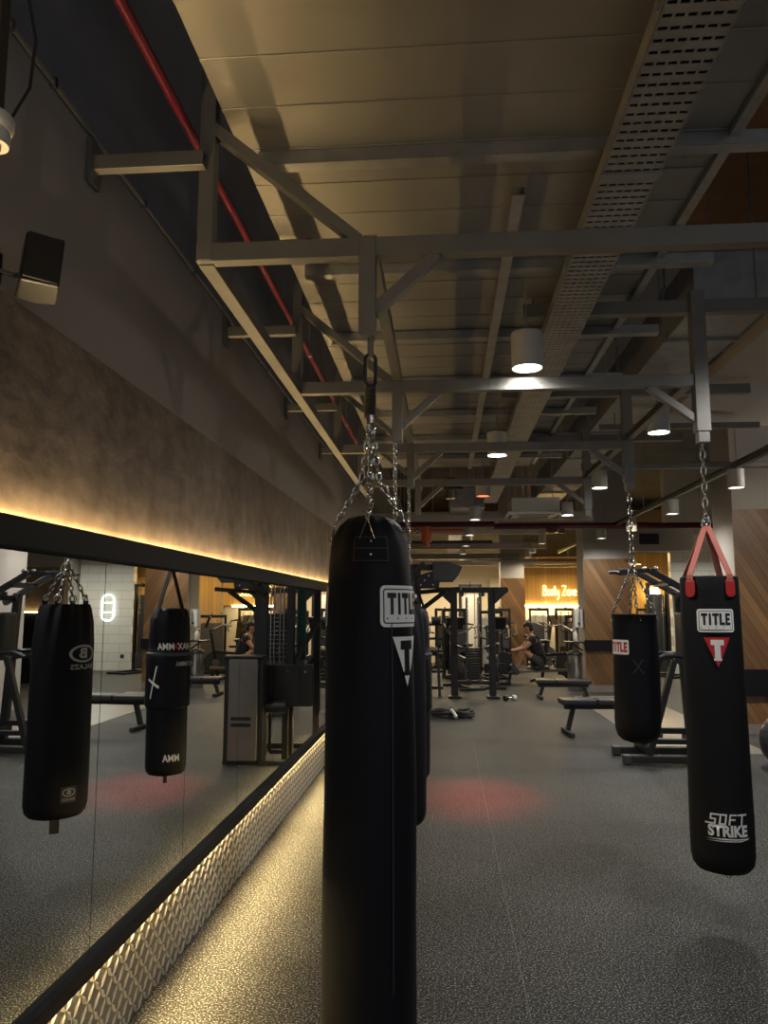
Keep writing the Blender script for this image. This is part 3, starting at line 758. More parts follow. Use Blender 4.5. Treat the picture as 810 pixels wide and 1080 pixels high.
# ------------------------------------------------------------------ BAG 5: short bag
bx, by, zb = 1.41, 5.95, 0.57
bag5 = thing('punching_bag', 'short black punching bag on chains with a small red lettered patch', 'punching bag', (bx, by, zb), facing(bx, by), 'hanging punching bags')
T = 1.505-zb
prof = [(0, 0), (0.06, 0.003), (0.11, 0.018), (0.145, 0.05), (0.16, 0.10), (0.165, 0.17), (0.165, 0.5), (0.161, 0.8), (0.158, T-0.03), (0.162, T-0.022), (0.162, T-0.004), (0.155, T), (0.0, T-0.03)]
MB().lathe(dense(prof), 64, wob=lambda a, z: 0.002*math.sin(3*a+5*z)+0.0015*math.sin(7*a-6*z)).build('bag_body', 'vinyl', bag5, smooth=True)
Rf5 = prof_fn(prof[1:-2]); R5 = lambda z: Rf5(z)+0.004
zl = 1.265-zb; th = math.radians(-44)
lp5 = wrap(poly_bm([rrect(0.165, 0.105, 0.01)]), R5, th, zl, 0.0015, 'logo_patch', 'white_print', bag5)
wrap(rects_bm(block_rects('TITLE', 0.145, 0.072, 0.1, TITLE_W)), R5, th, zl, 0.003, 'lettering', 'red_print', lp5)
wrap(poly_bm([[(-.04,.05), (-.03,.05), (.04,-.05), (.03,-.05)], [(.03,.05), (.04,.05), (-.03,-.05), (-.04,-.05)]]), R5, math.radians(5), 1.13-zb, 0.002, 'x_mark', 'dim_print', bag5)
ztip = 2.44-zb; apex = V((0,0,1.86-zb))
chain_bm((0,0,ztip), apex, 0.05, 0.005, 0.014).build('chain', 'chrome', bag5, smooth=True)
for dz in (0.02, 0.07):
    oval_link(apex + V((0,0,dz)), 0.03, 0.034, 0.005, 0.5+dz*9).build('swivel', 'chrome', bag5, smooth=True)
for a in (-80, 8, 100, 190):
    a = math.radians(a); q = V((0.15*math.sin(a), -0.15*math.cos(a), T+0.015))
    chain_bm(apex, q, 0.034, 0.004, 0.011).build('chain', 'chrome', bag5, smooth=True)
    n_ = V((math.sin(a), -math.cos(a), 0)); s_ = V((math.cos(a), math.sin(a), 0))
    MB().tube([q, n_*0.166 + s_*0.025 + V((0,0,T-0.05)), n_*0.166 - s_*0.025 + V((0,0,T-0.05))], 0.0035, 6, closed=True).build('ring', 'chrome', bag5, smooth=True)

# ------------------------------------------------------------------ room beyond: columns, partitions
def wood_column(n, x0, x1, y0, y1, zw, shelf, plinth=0.12):
    """timber clad column: plaster head, diagonal boards, black ledge, plinth"""
    struct(MB().span((x0, y0, 0), (x1, y1, 4.9)).build('wall_column', 'plaster'))
    struct(MB().span((x0-0.012, y0-0.022, plinth), (x1+0.012, y0, zw)).build('wall_column_cladding', 'wood'))
    struct(MB().span((x0-0.006, y0-0.024, 0), (x1+0.006, y1+0.006, plinth)).build('baseboard_%s' % n, 'brownstone'))
    if shelf: struct(MB().span((x0-0.03, y0-0.10, shelf[0]), (x1+0.03, y0, shelf[1])).build('trim_%s' % n, 'black_frame', bevel=0.004))
wood_column('column', 2.64, 3.48, 14.95, 15.7, 2.47, (0.76, 0.95))
wood_column('right', 3.69, 5.4, 10.15, 10.9, 2.80, (0.47, 0.79))
wood_column('far', 1.44, 2.03, 20.0, 20.6, 2.30, None)
# white tiled wall behind the pull up tower
struct(MB().span((5.4, 19.0, 0.0), (6.8, 19.2, 3.3)).build('wall_tiled', 'tile'))
struct(MB().span((5.3, 18.9, 3.3), (9.0, 19.2, 4.9)).build('wall_tiled_head', 'plaster'))
struct(MB().span((6.82, 18.6, 0.0), (7.3, 19.2, 3.3)).build('wall_pier', 'plaster'))
# brown wall with glow further right (mirror only)
struct(MB().span((5.5, 15.6, 0.0), (11.8, 15.8, 1.45)).build('wall_dado', 'black_frame'))
struct(MB().span((5.5, 15.62, 1.5), (11.8, 15.82, 2.4)).build('wall_panel', 'brown_plaster'))
struct(MB().span((5.5, 15.6, 2.4), (11.8, 15.82, 4.9)).build('wall_upper', 'plaster'))
tag(MB().span((5.55, 15.585, 1.45), (11.7, 15.61, 1.468)).build('led_strip', 'led_warm'),
    'warm light strip on the far brown wall, reflected at the left edge of the mirror', 'light strip')
# yellow wood partition
struct(MB().span((3.72, 21.0, 0.0), (4.75, 21.15, 2.95)).build('wall_partition', 'wood_yellow'))
struct(MB().span((4.9, 24.0, 0.0), (8.5, 24.2, 3.2)).build('wall_far_panel', 'wood_yellow'))
# sign wall bulkhead with white lit soffit edge, dark mirror strip beneath
struct(MB().span((1.90, 23.9, 1.62), (4.75, 24.1, 3.1)).build('wall_sign', 'wood_yellow'))
struct(MB().span((2.2, 24.2, 0.0), (4.75, 24.3, 1.6)).build('wall_sign_lower', 'plaster_dark'))
tag(MB().span((2.2, 23.86, 1.585), (4.2, 23.95, 1.615)).build('led_strip', 'led_low'), 'glowing light strip along the lower edge of the yellow sign wall', 'light strip')
# far cream walls to the left
struct(MB().span((-1.4, 22.5, 0.0), (1.9, 22.7, 4.2)).build('wall_far_left', 'cream'))
struct(MB().span((1.3, 22.4, 1.2), (1.9, 22.5, 2.4)).build('wall_far_panel', 'cream'))
# beams across the far ceiling
for k, (y, z) in enumerate([(12.6, 3.02), (14.2, 2.95), (15.6, 3.1), (17.0, 2.9), (18.4, 3.0), (19.8, 2.85), (21.0, 2.75)]):
    t = thing('ceiling_beam', ['ceiling beam just behind the air conditioner', 'second beam behind the air conditioner', 'beam third behind the air conditioner', 'beam over the twin white weight columns',
          'beam in front of the far wood column', 'beam above the far wood column', 'last ceiling beam by the far cream wall'][k], 'beam', (-1.0, y, z))
    sub(t, 'beam', MB().channel((-1.15, y, z), (1.9 if k % 2 else 2.4, y, z), 0.08, 0.14), ['plaster', 'cream', 'steel'][k % 3], bevel=0.003)
    for xx in (-0.8, 1.5): sub(t, 'hanger_rod', MB().tube([(xx, y, z+0.06), (xx, y, 4.9)], 0.007, 6), 'galv')
# plaster bulkhead with grille
t = thing('wall_vent', 'dark rectangular grille set in a beige bulkhead above the short punching bag', 'air vent', (4.35, 16.4, 2.95))
sub(t, 'bulkhead', MB().span((3.6, 16.4, 2.72), (5.15, 16.9, 3.25)), 'plaster', bevel=0.004)
g = MB(); g.span((4.05, 16.385, 2.86), (4.45, 16.4, 3.08)); sub(t, 'opening', g, 'black')
g = MB()
for k in range(6): g.box((4.25, 16.38, 2.88+0.036*k), (0.40, 0.015, 0.010))
sub(t, 'louvre', g, 'charcoal')
for xx in (3.7, 5.05): sub(t, 'hanger_rod', MB().tube([(xx, 16.6, 3.25), (xx, 16.6, 4.9)], 0.008, 6), 'galv')

# air conditioner cassette
ac = thing('ceiling_air_conditioner', 'square pale ceiling cassette air conditioner beneath the far pipes', 'air conditioner', (1.42, 12.5, 3.0))
M['ac_white'] = mat('white_casing', (0.8, 0.79, 0.74), 0.5)
sub(ac, 'casing', MB().span((0.98, 11.95, 2.985), (1.86, 12.85, 3.03)).span((1.05, 12.02, 3.03), (1.79, 12.78, 3.25)), 'ac_white', bevel=0.012)
g = MB()
for k in range(9): g.box((1.42, 12.16+0.06*k, 2.982), (0.46, 0.02, 0.006))
sub(ac, 'intake_grille', g, 'plaster')
for c_, d_ in (((1.42, 12.04, 2.983), (0.6, 0.05, 0.006)), ((1.42, 12.76, 2.983), (0.6, 0.05, 0.006)), ((1.05, 12.4, 2.983), (0.05, 0.6, 0.006)), ((1.79, 12.4, 2.983), (0.05, 0.6, 0.006))):
    sub(ac, 'air_slot', MB().box(c_, d_), 'black')
for xx in (1.1, 1.74): sub(ac, 'hanger_rod', MB().tube([(xx, 12.4, 3.25), (xx, 12.4, 4.9)], 0.006, 6), 'galv')

# red pipes across
rpz = thing('sprinkler_pipe', 'red pipe crossing the ceiling left of the air conditioner with an orange valve', 'pipe', (-0.4, 11.3, 2.86))
sub(rpz, 'main_pipe', MB().tube([(-1.18, 13.3, 2.98), (0.86, 13.3, 2.98)], 0.05, 12), 'red_paint', smooth=True)
sub(rpz, 'main_pipe', MB().tube([(-1.18, 13.2, 2.86), (0.35, 13.2, 2.86)], 0.03, 12), 'orange_paint', smooth=True)
sub(rpz, 'valve', MB().cyl((-0.30, 13.2, 2.80), 0.085, 0.26, 16).cyl((-0.30, 13.2, 2.64), 0.05, 0.1, 12).cyl((-0.30, 13.2, 2.86), 0.075, 0.16, 16, 'x'), 'orange_paint', smooth=True)
for k in range(6): sub(rpz, 'coupling', MB().cyl((-1.05+0.12*k, 13.2, 2.86), 0.042, 0.05, 12, 'x'), 'chrome', smooth=True)
for xx in (-0.8, 0.2): sub(rpz, 'pipe_clamp', MB().tube([(xx, 13.3, 2.98), (xx, 13.3, 4.9)], 0.008, 6), 'galv')
rp4 = thing('sprinkler_pipe', 'red pipe crossing the ceiling right of the air conditioner', 'pipe', (1.7, 14.0, 2.96))
sub(rp4, 'main_pipe', MB().tube([(0.9, 13.9, 3.0), (3.6, 13.9, 3.0)], 0.05, 12), 'red_paint', smooth=True)
sub(rp4, 'main_pipe', MB().tube([(3.0, 14.2, 3.02), (5.6, 14.2, 3.02)], 0.055, 12), 'red_paint', smooth=True)
sub(rp4, 'drop_pipe', MB().lathe([(0.0, -0.10), (0.10, -0.08), (0.14, 0.0), (0.0, 0.0)], 20, (1.92, 13.9, 2.96)), 'red_paint', smooth=True)
sub(rp4, 'joint', MB().tube([(3.2, 13.9, 3.0), (3.2, 14.2, 3.02)], 0.045, 12), 'red_paint', smooth=True)
for xx in (1.4, 2.6): sub(rp4, 'pipe_clamp', MB().tube([(xx, 13.9, 3.0), (xx, 13.9, 4.9)], 0.008, 6), 'galv')
sub(rp4, 'pipe_clamp', MB().tube([(4.6, 14.2, 3.02), (4.6, 14.2, 4.9)], 0.008, 6), 'galv')
# pipes and conduits in far ceiling
far_pipe_labels = ['thin pipe crossing above the far sign wall', 'galvanised pipe crossing behind the red pipes', 'grey pipe crossing in front of the far wood column', 'dark pipe crossing above the cable rack', 'pipe high above the twin white weight columns']
for k, (y, z, xa, xb, r_, mm) in enumerate([(22.6, 2.75, 1.95, 5.6, 0.04, 'galv'), (15.0, 3.3, -1.15, 3.5, 0.05, 'galv'), (19.2, 2.7, 0.7, 3.6, 0.035, 'steel'), (14.6, 2.78, -1.15, 0.9, 0.03, 'dark_steel'), (17.6, 3.35, -1.1, 3.2, 0.06, 'galv')]):
    t = thing('ceiling_pipe', far_pipe_labels[k], 'pipe', (xa, y, z))
    sub(t, 'pipe_run', MB().tube([(xa, y, z), (xb, y, z)], r_, 10), mm, smooth=True)
    for f_ in (0.2, 0.8): sub(t, 'hanger_rod', MB().tube([(xa+(xb-xa)*f_, y, z), (xa+(xb-xa)*f_, y, 4.9)], 0.006, 6), 'galv')
# dark ducts/fan units above the middle of the far ceiling
t = thing('exhaust_fan', 'round dark ceiling fan unit hanging above the second hanger bracket', 'fan unit', (0.12, 9.9, 3.35))
sub(t, 'fan_housing', MB().lathe([(0, 0.17), (0.06, 0.16), (0.13, 0.09), (0.16, 0.02), (0.16, 0.0), (0, 0)], 28, (0.1, 10.3, 3.12)), 'dark_steel', smooth=True)
sub(t, 'motor', MB().cyl((0.1, 10.3, 3.06), 0.075, 0.12, 20), 'silver', smooth=True)
sub(t, 'hanger_rod', MB().tube([(0.1, 10.3, 3.28), (0.1, 10.3, 4.9)], 0.01, 8), 'galv')

# ------------------------------------------------------------------ pendants
def pendant(x, y, z, r, h, label, lens, top, watts=0, colr=(1.0, 0.97, 0.93), ang=165, aim=None, grp='cylinder ceiling lights'):
    t = thing('pendant_light', label, 'ceiling light', (x, y, z), 0, grp)
    MB().lathe([(r*0.90, 0.012), (r*0.94, 0.0), (r, 0.0), (r, h-0.006), (r-0.006, h), (0, h), (0, h-0.01), (r*0.90, h-0.01)], 36).build('housing', 'pendant', t, smooth=True)
    MB().lathe([(0, 0.014), (r*0.90, 0.014), (r*0.90, 0.010), (0, 0.006)], 36).build('lens', lens, t, smooth=True)
    MB().tube([(0, 0, h), (0, 0, top-z)], 0.006, 6).build('hanger_rod', 'galv', t)
    if watts:
        L = bpy.data.lights.new('pendant_beam', 'SPOT'); L.energy = watts; L.color = colr; L.spot_size = math.radians(ang); L.spot_blend = 0.9; L.shadow_soft_size = r*0.8
        o = bpy.data.objects.new('pendant_beam', L); COL.objects.link(o)
        o.location = (x, y, z-0.02)
        if aim: o.rotation_euler = (V(aim)-V(o.location)).to_track_quat('-Z', 'Y').to_euler()
    return t
W = 66
row = [('nearest', 4.12), ('second', 6.55), ('third', 9.0), ('fourth', 11.45), ('fifth', 13.9), ('sixth', 16.35), ('seventh', 18.8), ('eighth', 21.2)]
ords = {'nearest': 'lit white cylinder ceiling light nearest the camera, left row', 'second': 'second white cylinder ceiling light of the left row, lit',
        'third': 'cylinder ceiling light glowing red, third of the left row', 'fourth': 'fourth cylinder ceiling light of the left row, behind the red one',
        'fifth': 'fifth cylinder ceiling light of the left row', 'sixth': 'sixth cylinder ceiling light of the left row', 'seventh': 'seventh small cylinder ceiling light of the left row', 'eighth': 'last visible small cylinder ceiling light of the left row'}
for n_, y in row:
    red = n_ == 'third'
    lens = 'lens_red' if red else ('lens_white' if y < 8 else 'lens_dim')
    pendant(0.46, y, 2.84, 0.085, 0.20, ords[n_], lens, 3.30 if y < 9.2 else 3.05 if y > 11.6 else 4.9, W if y < 8 else (0 if red else 45), colr=(1.0, 0.97, 0.93) if y < 12 else (1.0, 0.84, 0.6))
for y in (-0.8,):
    pendant(0.46, y, 2.84, 0.085, 0.20, 'cylinder ceiling light of the left row behind the camera', 'lens_white', 3.30, W*0.5)
# red beam of the third light
L = bpy.data.lights.new('red_beam', 'SPOT'); L.energy = 700; L.color = (1.0, 0.06, 0.05); L.spot_size = math.radians(22); L.spot_blend = 1.0; L.shadow_soft_size = 0.08
o = bpy.data.objects.new('red_beam', L); COL.objects.link(o); o.location = (0.46, 8.98, 2.81)
o.rotation_euler = (V((0.25, 6.75, 0)) - V(o.location)).to_track_quat('-Z', 'Y').to_euler()
r2 = ['cylinder ceiling light of the right row beside the tall slim bag chain, very bright', 'bright cylinder ceiling light behind the short bag chain, right row', 'far cylinder ceiling light of the right row above the wood column']
for k, y in enumerate((6.35, 9.05, 11.75)):
    pendant(1.76 + 0.05*k, y, 2.97 if k == 0 else 2.93, 0.09, 0.2, r2[k], 'lens_white', 3.36, W)
for y in (1.0, 3.65):
    pendant(1.80, y, 2.95, 0.09, 0.2, 'cylinder ceiling light of the right row %s' % ('outside the right photo edge' if y > 2 else 'beside the camera'), 'lens_white', 4.9, W)
r3 = ['dim cylinder ceiling light in front of the right wood wall', 'dim cylinder ceiling light left of the tall slim bag chain', 'dim cylinder ceiling light right of the short bag chain',
      'small dim cylinder ceiling light over the wood column', 'farthest dim cylinder ceiling light left of the wood column head']
for k, y in enumerate((8.3, 10.6, 12.9, 14.3, 17.4)):
    pendant(3.07 if k != 3 else 2.86, y, 2.80, 0.085, 0.2, r3[k], 'lens_dim', 3.0 if k != 3 else 4.9, 190 if k == 0 else 75)
t = pendant(4.4, 7.9, 3.06, 0.085, 0.2, 'added unseen cylinder light brightening the right wood wall', 'lens_white', 4.9)  # added out-of-view lamp, brightens the beige wall above the wood
L = bpy.data.lights.new('pendant_beam', 'POINT'); L.energy = 55; L.color = (1.0, 0.88, 0.74); L.shadow_soft_size = 0.08
o = bpy.data.objects.new('pendant_beam', L); COL.objects.link(o); o.location = (4.4, 7.9, 2.96)
r4 = ['small track light nearest, above the yellow sign', 'second small track light above the yellow sign', 'third small track light toward the far wood column', 'fourth small track light, smallest, by the far wood column', 'small light over the white tiled wall', 'small light over the dark passage']
for k, (x, y, z) in enumerate([(2.16, 17.2, 2.95), (2.1, 18.6, 2.85), (2.1, 19.6, 2.8), (2.12, 21.6, 2.72), (6.0, 17.4, 2.75), (4.4, 18.9, 2.7)]):
    pendant(x, y, z, 0.075, 0.22, r4[k], 'lens_dim', 4.9, 70 if k > 3 else 40, colr=(1.0, 0.88, 0.66), grp='small far ceiling lights')

# ------------------------------------------------------------------ signs
sg = thing('neon_sign', 'yellow neon script sign on the far yellow wall', 'sign', (3.3, 23.88, 2.05))
def stroke(pts, x, z, s, r=0.016):
    return MB().tube([(x+p[0]*s*0.62, 23.85, z+p[1]*s) for p in pts], r, 8).build('neon_letter', 'neon_yellow', None)
def arc(cx, cy, rx, ry, a0, a1, n=12):
    return [(cx+rx*math.cos(math.radians(a0+(a1-a0)*k/n)), cy+ry*math.sin(math.radians(a0+(a1-a0)*k/n))) for k in range(n+1)]
glyph = {
 'B': [(0,0),(0.08,1.0)] + arc(.25,.76,.24,.22,100,-80,8) + arc(.25,.27,.30,.26,80,-110,10) + [(0,0.02)],
 'o': arc(.25,.28,.22,.28,90,450,16), 't': [(.2,.95),(.18,.2),(.24,.02),(.36,.06)], 'y': [(.02,.55),(.05,.2),(.2,.08),(.36,.3),(.42,.56),(.36,-.2),(.2,-.42),(.02,-.3)],
 'Z': [(.02,.9),(.3,.98),(.62,.92),(.3,.4),(0,.02),(.3,.0),(.62,.08)], 'n': [(.02,.0),(.06,.52),(.07,.3),(.22,.54),(.36,.45),(.38,.02)], 'e': [(.06,.28),(.42,.34)] + arc(.25,.28,.2,.27,20,330,12)}
x = 2.98; s = 0.30
for ch in 'Booty Zone':
    if ch == ' ': x += 0.07; continue
    o = stroke(glyph[ch], x, 1.92, s); 
    for v in o.data.vertices: v.co -= V(sg.location)
    o.parent = sg
    if ch == 't':
        o2 = stroke([(.02,.62),(.4,.66)], x, 1.92, s)
        for v in o2.data.vertices: v.co -= V(sg.location)
        o2.parent = sg
    x += {'B': .62, 'o': .52, 't': .44, 'y': .5, 'Z': .74, 'n': .5, 'e': .5}[ch]*s*0.64
ov = thing('neon_sign', 'white glowing oval neon sign on the white tiled wall, seen in the mirror', 'sign', (6.03, 18.97, 1.55))
pts = [(0.16*math.cos(2*PI*k/32), 0, (0.17 if math.sin(2*PI*k/32) > 0 else -0.17) + 0.16*math.sin(2*PI*k/32)) for k in range(32)]
MB().tube(pts, 0.016, 8, closed=True).build('neon_tube', 'neon_white', ov, smooth=True)
for zz in (-0.12, 0.12): MB().tube([(-0.15, 0, zz), (0.15, 0, zz)], 0.012, 8).build('neon_tube', 'neon_white', ov, smooth=True)
MB().box((0, 0.022, 0), (0.20, 0.015, 0.20)).build('sign_plate', 'white', ov)
# ------------------------------------------------------------------ gym machines
def flat_bench(label, loc, rz, L_=1.15, h=0.44, m_='pad', split=True):
    t = thing('flat_bench', label, 'bench', loc, rz, 'exercise benches')
    MB().box((-L_*0.32, 0, h-0.035), (L_*0.34, 0.27, 0.07)).build('seat_pad', m_, t, bevel=0.018)
    MB().box((L_*0.175, 0, h-0.035), (L_*0.63, 0.27, 0.07)).build('back_pad', m_, t, bevel=0.018)
    MB().bar((-L_*0.45, 0, h-0.10), (L_*0.45, 0, h-0.10), 0.06, 0.06).build('spine', 'black', t, bevel=0.004)
    for sgn in (-1, 1):
        MB().bar((sgn*L_*0.36, 0, h-0.11), (sgn*L_*0.42, 0, 0.05), 0.05, 0.07, (0,1,0)).build('leg', 'black', t, bevel=0.004)
        MB().bar((sgn*L_*0.42, -0.26, 0.03), (sgn*L_*0.42, 0.26, 0.03), 0.06, 0.06).build('foot_bar', 'rubber', t, bevel=0.012)
    return t
flat_bench('black flat bench left of the short punching bag, foot bar on the rubber floor', (2.02, 9.95, 0.006*0), math.radians(4), 1.25, 0.44)
bn = flat_bench('low black bench with pale top in front of the rowing person', (2.02, 13.75, 0), 0, 0.95, 0.33)

def stack_machine(label, loc, rz, shroud='black', h=1.5, w=0.5, seat=True, twin=False, cat='weight machine'):
    t = thing('weight_machine', label, cat, loc, rz)
    MB().bar((-w/2, -0.75, 0.03), (-w/2, 0.2, 0.03), 0.06, 0.05).bar((w/2, -0.75, 0.03), (w/2, 0.2, 0.03), 0.06, 0.05).bar((-w/2, 0.1, 0.031), (w/2, 0.1, 0.031), 0.06, 0.05).bar((-w/2, -0.7, 0.031), (w/2, -0.7, 0.031), 0.06, 0.05).build('base_frame', 'black', t, bevel=0.005)
    for s in (-1, 1):
        MB().bar((s*w/2, 0.12, 0.05), (s*w/2, 0.12, h), 0.06, 0.09, (0,1,0)).build('upright', 'black', t, bevel=0.005)
        MB().tube([(s*w*0.22, 0.10, 0.06), (s*w*0.22, 0.10, h-0.05)], 0.011, 8).build('guide_rod', 'chrome', t, smooth=True)
    MB().bar((-w/2-0.03, 0.12, h), (w/2+0.03, 0.12, h), 0.10, 0.07).cyl((0, 0.06, h+0.02), 0.06, 0.03, 20, 'x').build('top_bar', 'black', t, bevel=0.006)
    ws = MB()
    for k in range(9): ws.box((0, 0.10, 0.10+0.042*k), (w*0.62, 0.12, 0.036))
    ws.build('weight_stack', 'dark_steel', t, bevel=0.002)
    if shroud:
        if twin:
            for s in (-1, 1): MB().prism(rrect(w*0.34, h*0.72, 0.03), (s*w*0.24, 0.03, h*0.56), (1,0,0), (0,0,1), 0.03).build('shroud', shroud, t, bevel=0.004)
        else:
            MB().prism(rrect(w*0.86, h*0.78, 0.06), (0, 0.21, h*0.5), (1,0,0), (0,0,1), 0.04).build('shroud', shroud, t, bevel=0.006)
    if seat:
        MB().bar((0, -0.55, 0.05), (0, -0.45, 0.42), 0.06, 0.06, (0,1,0)).build('seat_post', 'black', t)
        MB().box((0, -0.5, 0.45), (0.34, 0.36, 0.07)).build('seat', 'pad', t, bevel=0.02)
        MB().box((0, -0.24, 0.86), (0.32, 0.07, 0.60), (math.radians(-10), 0, 0)).bar((0, -0.18, 0.8), (0, 0.1, 0.8), 0.05, 0.05).build('backrest', 'pad', t, bevel=0.02)
        for s in (-1, 1):
            MB().tube([(s*w*0.5, 0.08, h*0.8), (s*(w*0.5+0.10), -0.2, h*0.78), (s*(w*0.5+0.06), -0.52, h*0.62), (s*(w*0.4), -0.62, h*0.60)], 0.022, 8).build('lever_arm', 'black', t, smooth=True)
    return t
stack_machine('black weight machine with two white upright covers, right of the far cable rack', (1.05, 17.9, 0), math.radians(6), 'white', 1.45, 0.5, True, True)
stack_machine('silver cased weight machine with black top, seen in the mirror left of the wood wall', (3.12, 18.2, 0), math.radians(160), 'silver', 1.35, 0.62, False)
far = [('black weight machine farthest left in the far row against the cream wall', -0.75, 20.5, 10, 'white'), ('weight machine second from the left in the far row', 0.0, 20.9, -8, 'black'),
       ('weight machine third from the left in the far row, white cover', 0.70, 20.6, 5, 'white'), ('weight machine in front of the far wood column', 1.35, 19.3, 5, 'black'),
       ('weight machine beneath the left half of the yellow neon sign', 2.65, 22.3, -10, 'white'), ('weight machine beneath the right half of the yellow neon sign', 3.45, 22.6, 12, 'white'),
       ('weight machine at the left behind the row of hanging bags', -0.65, 16.2, -70, 'white'), ('dark weight machine behind the far cable rack', 0.25, 17.6, 20, 'black'),
       ('tall black cable machine beside the white tiled wall, seen in the mirror', 5.0, 18.5, 20, 'dark_steel'),
       ('weight machine in the yellow lit area right of the short punching bag', 5.35, 21.2, -20, 'white'), ('weight machine at the back of the yellow lit area', 6.1, 22.6, 0, 'black')]
far += [('dark weight machine at the far left behind the squat rack', -0.95, 19.1, 20, 'dark_steel'), ('weight machine between the tall cable rack and the far wood column', 0.6, 19.2, -15, 'white')]
for lab, x, y, a, sh in far:
    stack_machine(lab, (x, y, 0), math.radians(a), sh, 1.5 if 'tall' not in lab else 2.1, 0.5, 'tall' not in lab)

# cable rack (direct view)
cr = thing('cable_rack', 'tall black cable rack with chrome rods in the far middle of the room', 'cable machine', (0.49, 13.8, 0))
HR = 1.83
for s in (-1, 1):
    x = s*0.33
    MB().bar((x, 0, 0.0), (x, 0, HR), 0.12, 0.12, (0,1,0)).build('upright', 'black', cr, bevel=0.008)
    MB().box((x, 0, 0.02), (0.22, 0.40, 0.04)).build('foot_plate', 'black', cr, bevel=0.006)
    MB().tube([(x*0.3, 0.03, 0.30), (x*0.3, 0.03, HR-0.1)], 0.018, 10).build('guide_rod', 'chrome', cr, smooth=True)
    MB().prism([(0, 0), (s*0.26, 0), (s*0.22, -0.05), (0, -0.26)], (x+s*0.05, -0.04, HR+0.04), (1,0,0), (0,0,1), 0.08).build('gusset', 'black', cr, bevel=0.004)
    MB().cyl((x*0.55, -0.05, HR-0.05), 0.035, 0.03, 18, 'y').build('pulley', 'dark_steel', cr, smooth=True)
    MB().bar((x, -0.06, 0.9), (x*0.6, -0.25, 0.86), 0.04, 0.04).build('cable_arm', 'black', cr)
MB().bar((-0.62, 0, HR+0.03), (0.62, 0, HR+0.03), 0.12, 0.10).build('top_beam', 'black', cr, bevel=0.006)
MB().bar((-0.33, 0, 0.26), (0.33, 0, 0.26), 0.08, 0.06).build('lower_beam', 'black', cr)
ws = MB()
for k in range(12): ws.box((0, 0.04, 0.34+0.045*k), (0.24, 0.12, 0.038))
ws.build('weight_stack', 'black', cr, bevel=0.002)
# open frame rack left of it
lr = thing('squat_rack', 'black open frame rack left of the tall cable rack, behind the hanging bags', 'rack', (-0.26, 14.1, 0))
for s in (-1, 1):
    MB().bar((s*0.16, -0.2, 0), (s*0.10, 0.1, 1.5), 0.05, 0.06, (0,1,0)).build('leg', 'black', lr)
for z in (0.14, 0.42, 0.72, 1.0, 1.25):
    MB().bar((-0.26, -0.06+z*0.08, z), (0.22, -0.06+z*0.08, z), 0.05, 0.045).build('shelf_bar', 'black', lr, bevel=0.003)
for k, (x, z) in enumerate([(-0.1, 1.06), (0.05, 0.78), (-0.05, 0.48), (0.1, 1.31)]):
    MB().cyl((x, -0.02, z+0.02), 0.06, 0.16, 16, 'x').build('weight_plate', ['white', 'silver', 'rubber', 'charcoal'][k], lr, smooth=True)

# cable machine by the mirror (behind the row of bags)
cm = thing('cable_machine', 'large black cable machine with silver weight housing beside the mirror, behind the hanging bags', 'cable machine', (-0.65, 8.2, 0))
sub(cm, 'weight_housing', MB().prism(rrect(0.30, 1.0, 0.02), (-0.405, 7.86, 0.55), (1,0,0), (0,0,1), 0.16), 'silver', bevel=0.01)
sub(cm, 'housing_vent', MB().box((-0.39, 7.70, 0.40), (0.20, 0.01, 0.035)).box((-0.39, 7.70, 0.46), (0.20, 0.01, 0.035)), 'black')
for xx in (-0.235, -0.58): sub(cm, 'housing_post', MB().bar((xx, 7.80, 0.02), (xx, 7.80, 1.06), 0.05, 0.16, (0,1,0)), 'black', bevel=0.006)
sub(cm, 'housing_lid', MB().box((-0.405, 7.79, 1.06), (0.40, 0.2, 0.03)), 'black', bevel=0.008)
sub(cm, 'base_frame', MB().bar((-0.20, 7.76, 0.03), (-0.98, 7.76, 0.03), 0.05, 0.04).bar((-0.2, 8.75, 0.03), (-1.0, 8.75, 0.03), 0.05, 0.05).bar((-0.95, 7.74, 0.03), (-0.95, 8.8, 0.03), 0.05, 0.04).bar((-0.24, 7.74, 0.03), (-0.24, 8.8, 0.03), 0.05, 0.04), 'black', bevel=0.005)
for xx, yy in ((-0.52, 8.1), (-0.80, 8.1), (-0.98, 8.7), (-0.30, 8.72)):
    sub(cm, 'upright', MB().bar((xx, yy, 0.04), (xx, yy, 2.02), 0.075, 0.075, (0,1,0)), 'black', bevel=0.006)
for xx in (-0.59, -0.63, -0.69, -0.73): sub(cm, 'guide_rod', MB().tube([(xx, 8.07, 0.5), (xx, 8.07, 1.98)], 0.009, 8), 'chrome', smooth=True)
ws = MB()
for k in range(11): ws.box((-0.66, 8.14, 1.02+0.045*k), (0.19, 0.10, 0.036))
sub(cm, 'weight_stack', ws, 'black', bevel=0.002)
sub(cm, 'front_panel', MB().prism(rrect(0.52, 0.42, 0.03), (-0.80, 8.02, 0.76), (1,0,0), (0,0,1), 0.05), 'black', bevel=0.006)
for (xx, zz) in ((-0.58, 0.90), (-0.80, 0.90), (-0.98, 0.90), (-0.58, 0.62)): sub(cm, 'bolt', MB().cyl((xx, 7.965, zz), 0.013, 0.012, 10, 'y'), 'chrome')
sub(cm, 'teal_reflection', MB().span((-0.93, 8.25, 1.0), (-0.84, 8.29, 1.75)), 'teal', bevel=0.004)  # teal reflection put in as a coloured strip
sub(cm, 'knee_pad', MB().cyl((-0.66, 7.86, 0.56), 0.06, 0.30, 18, 'x'), 'pad', smooth=True)
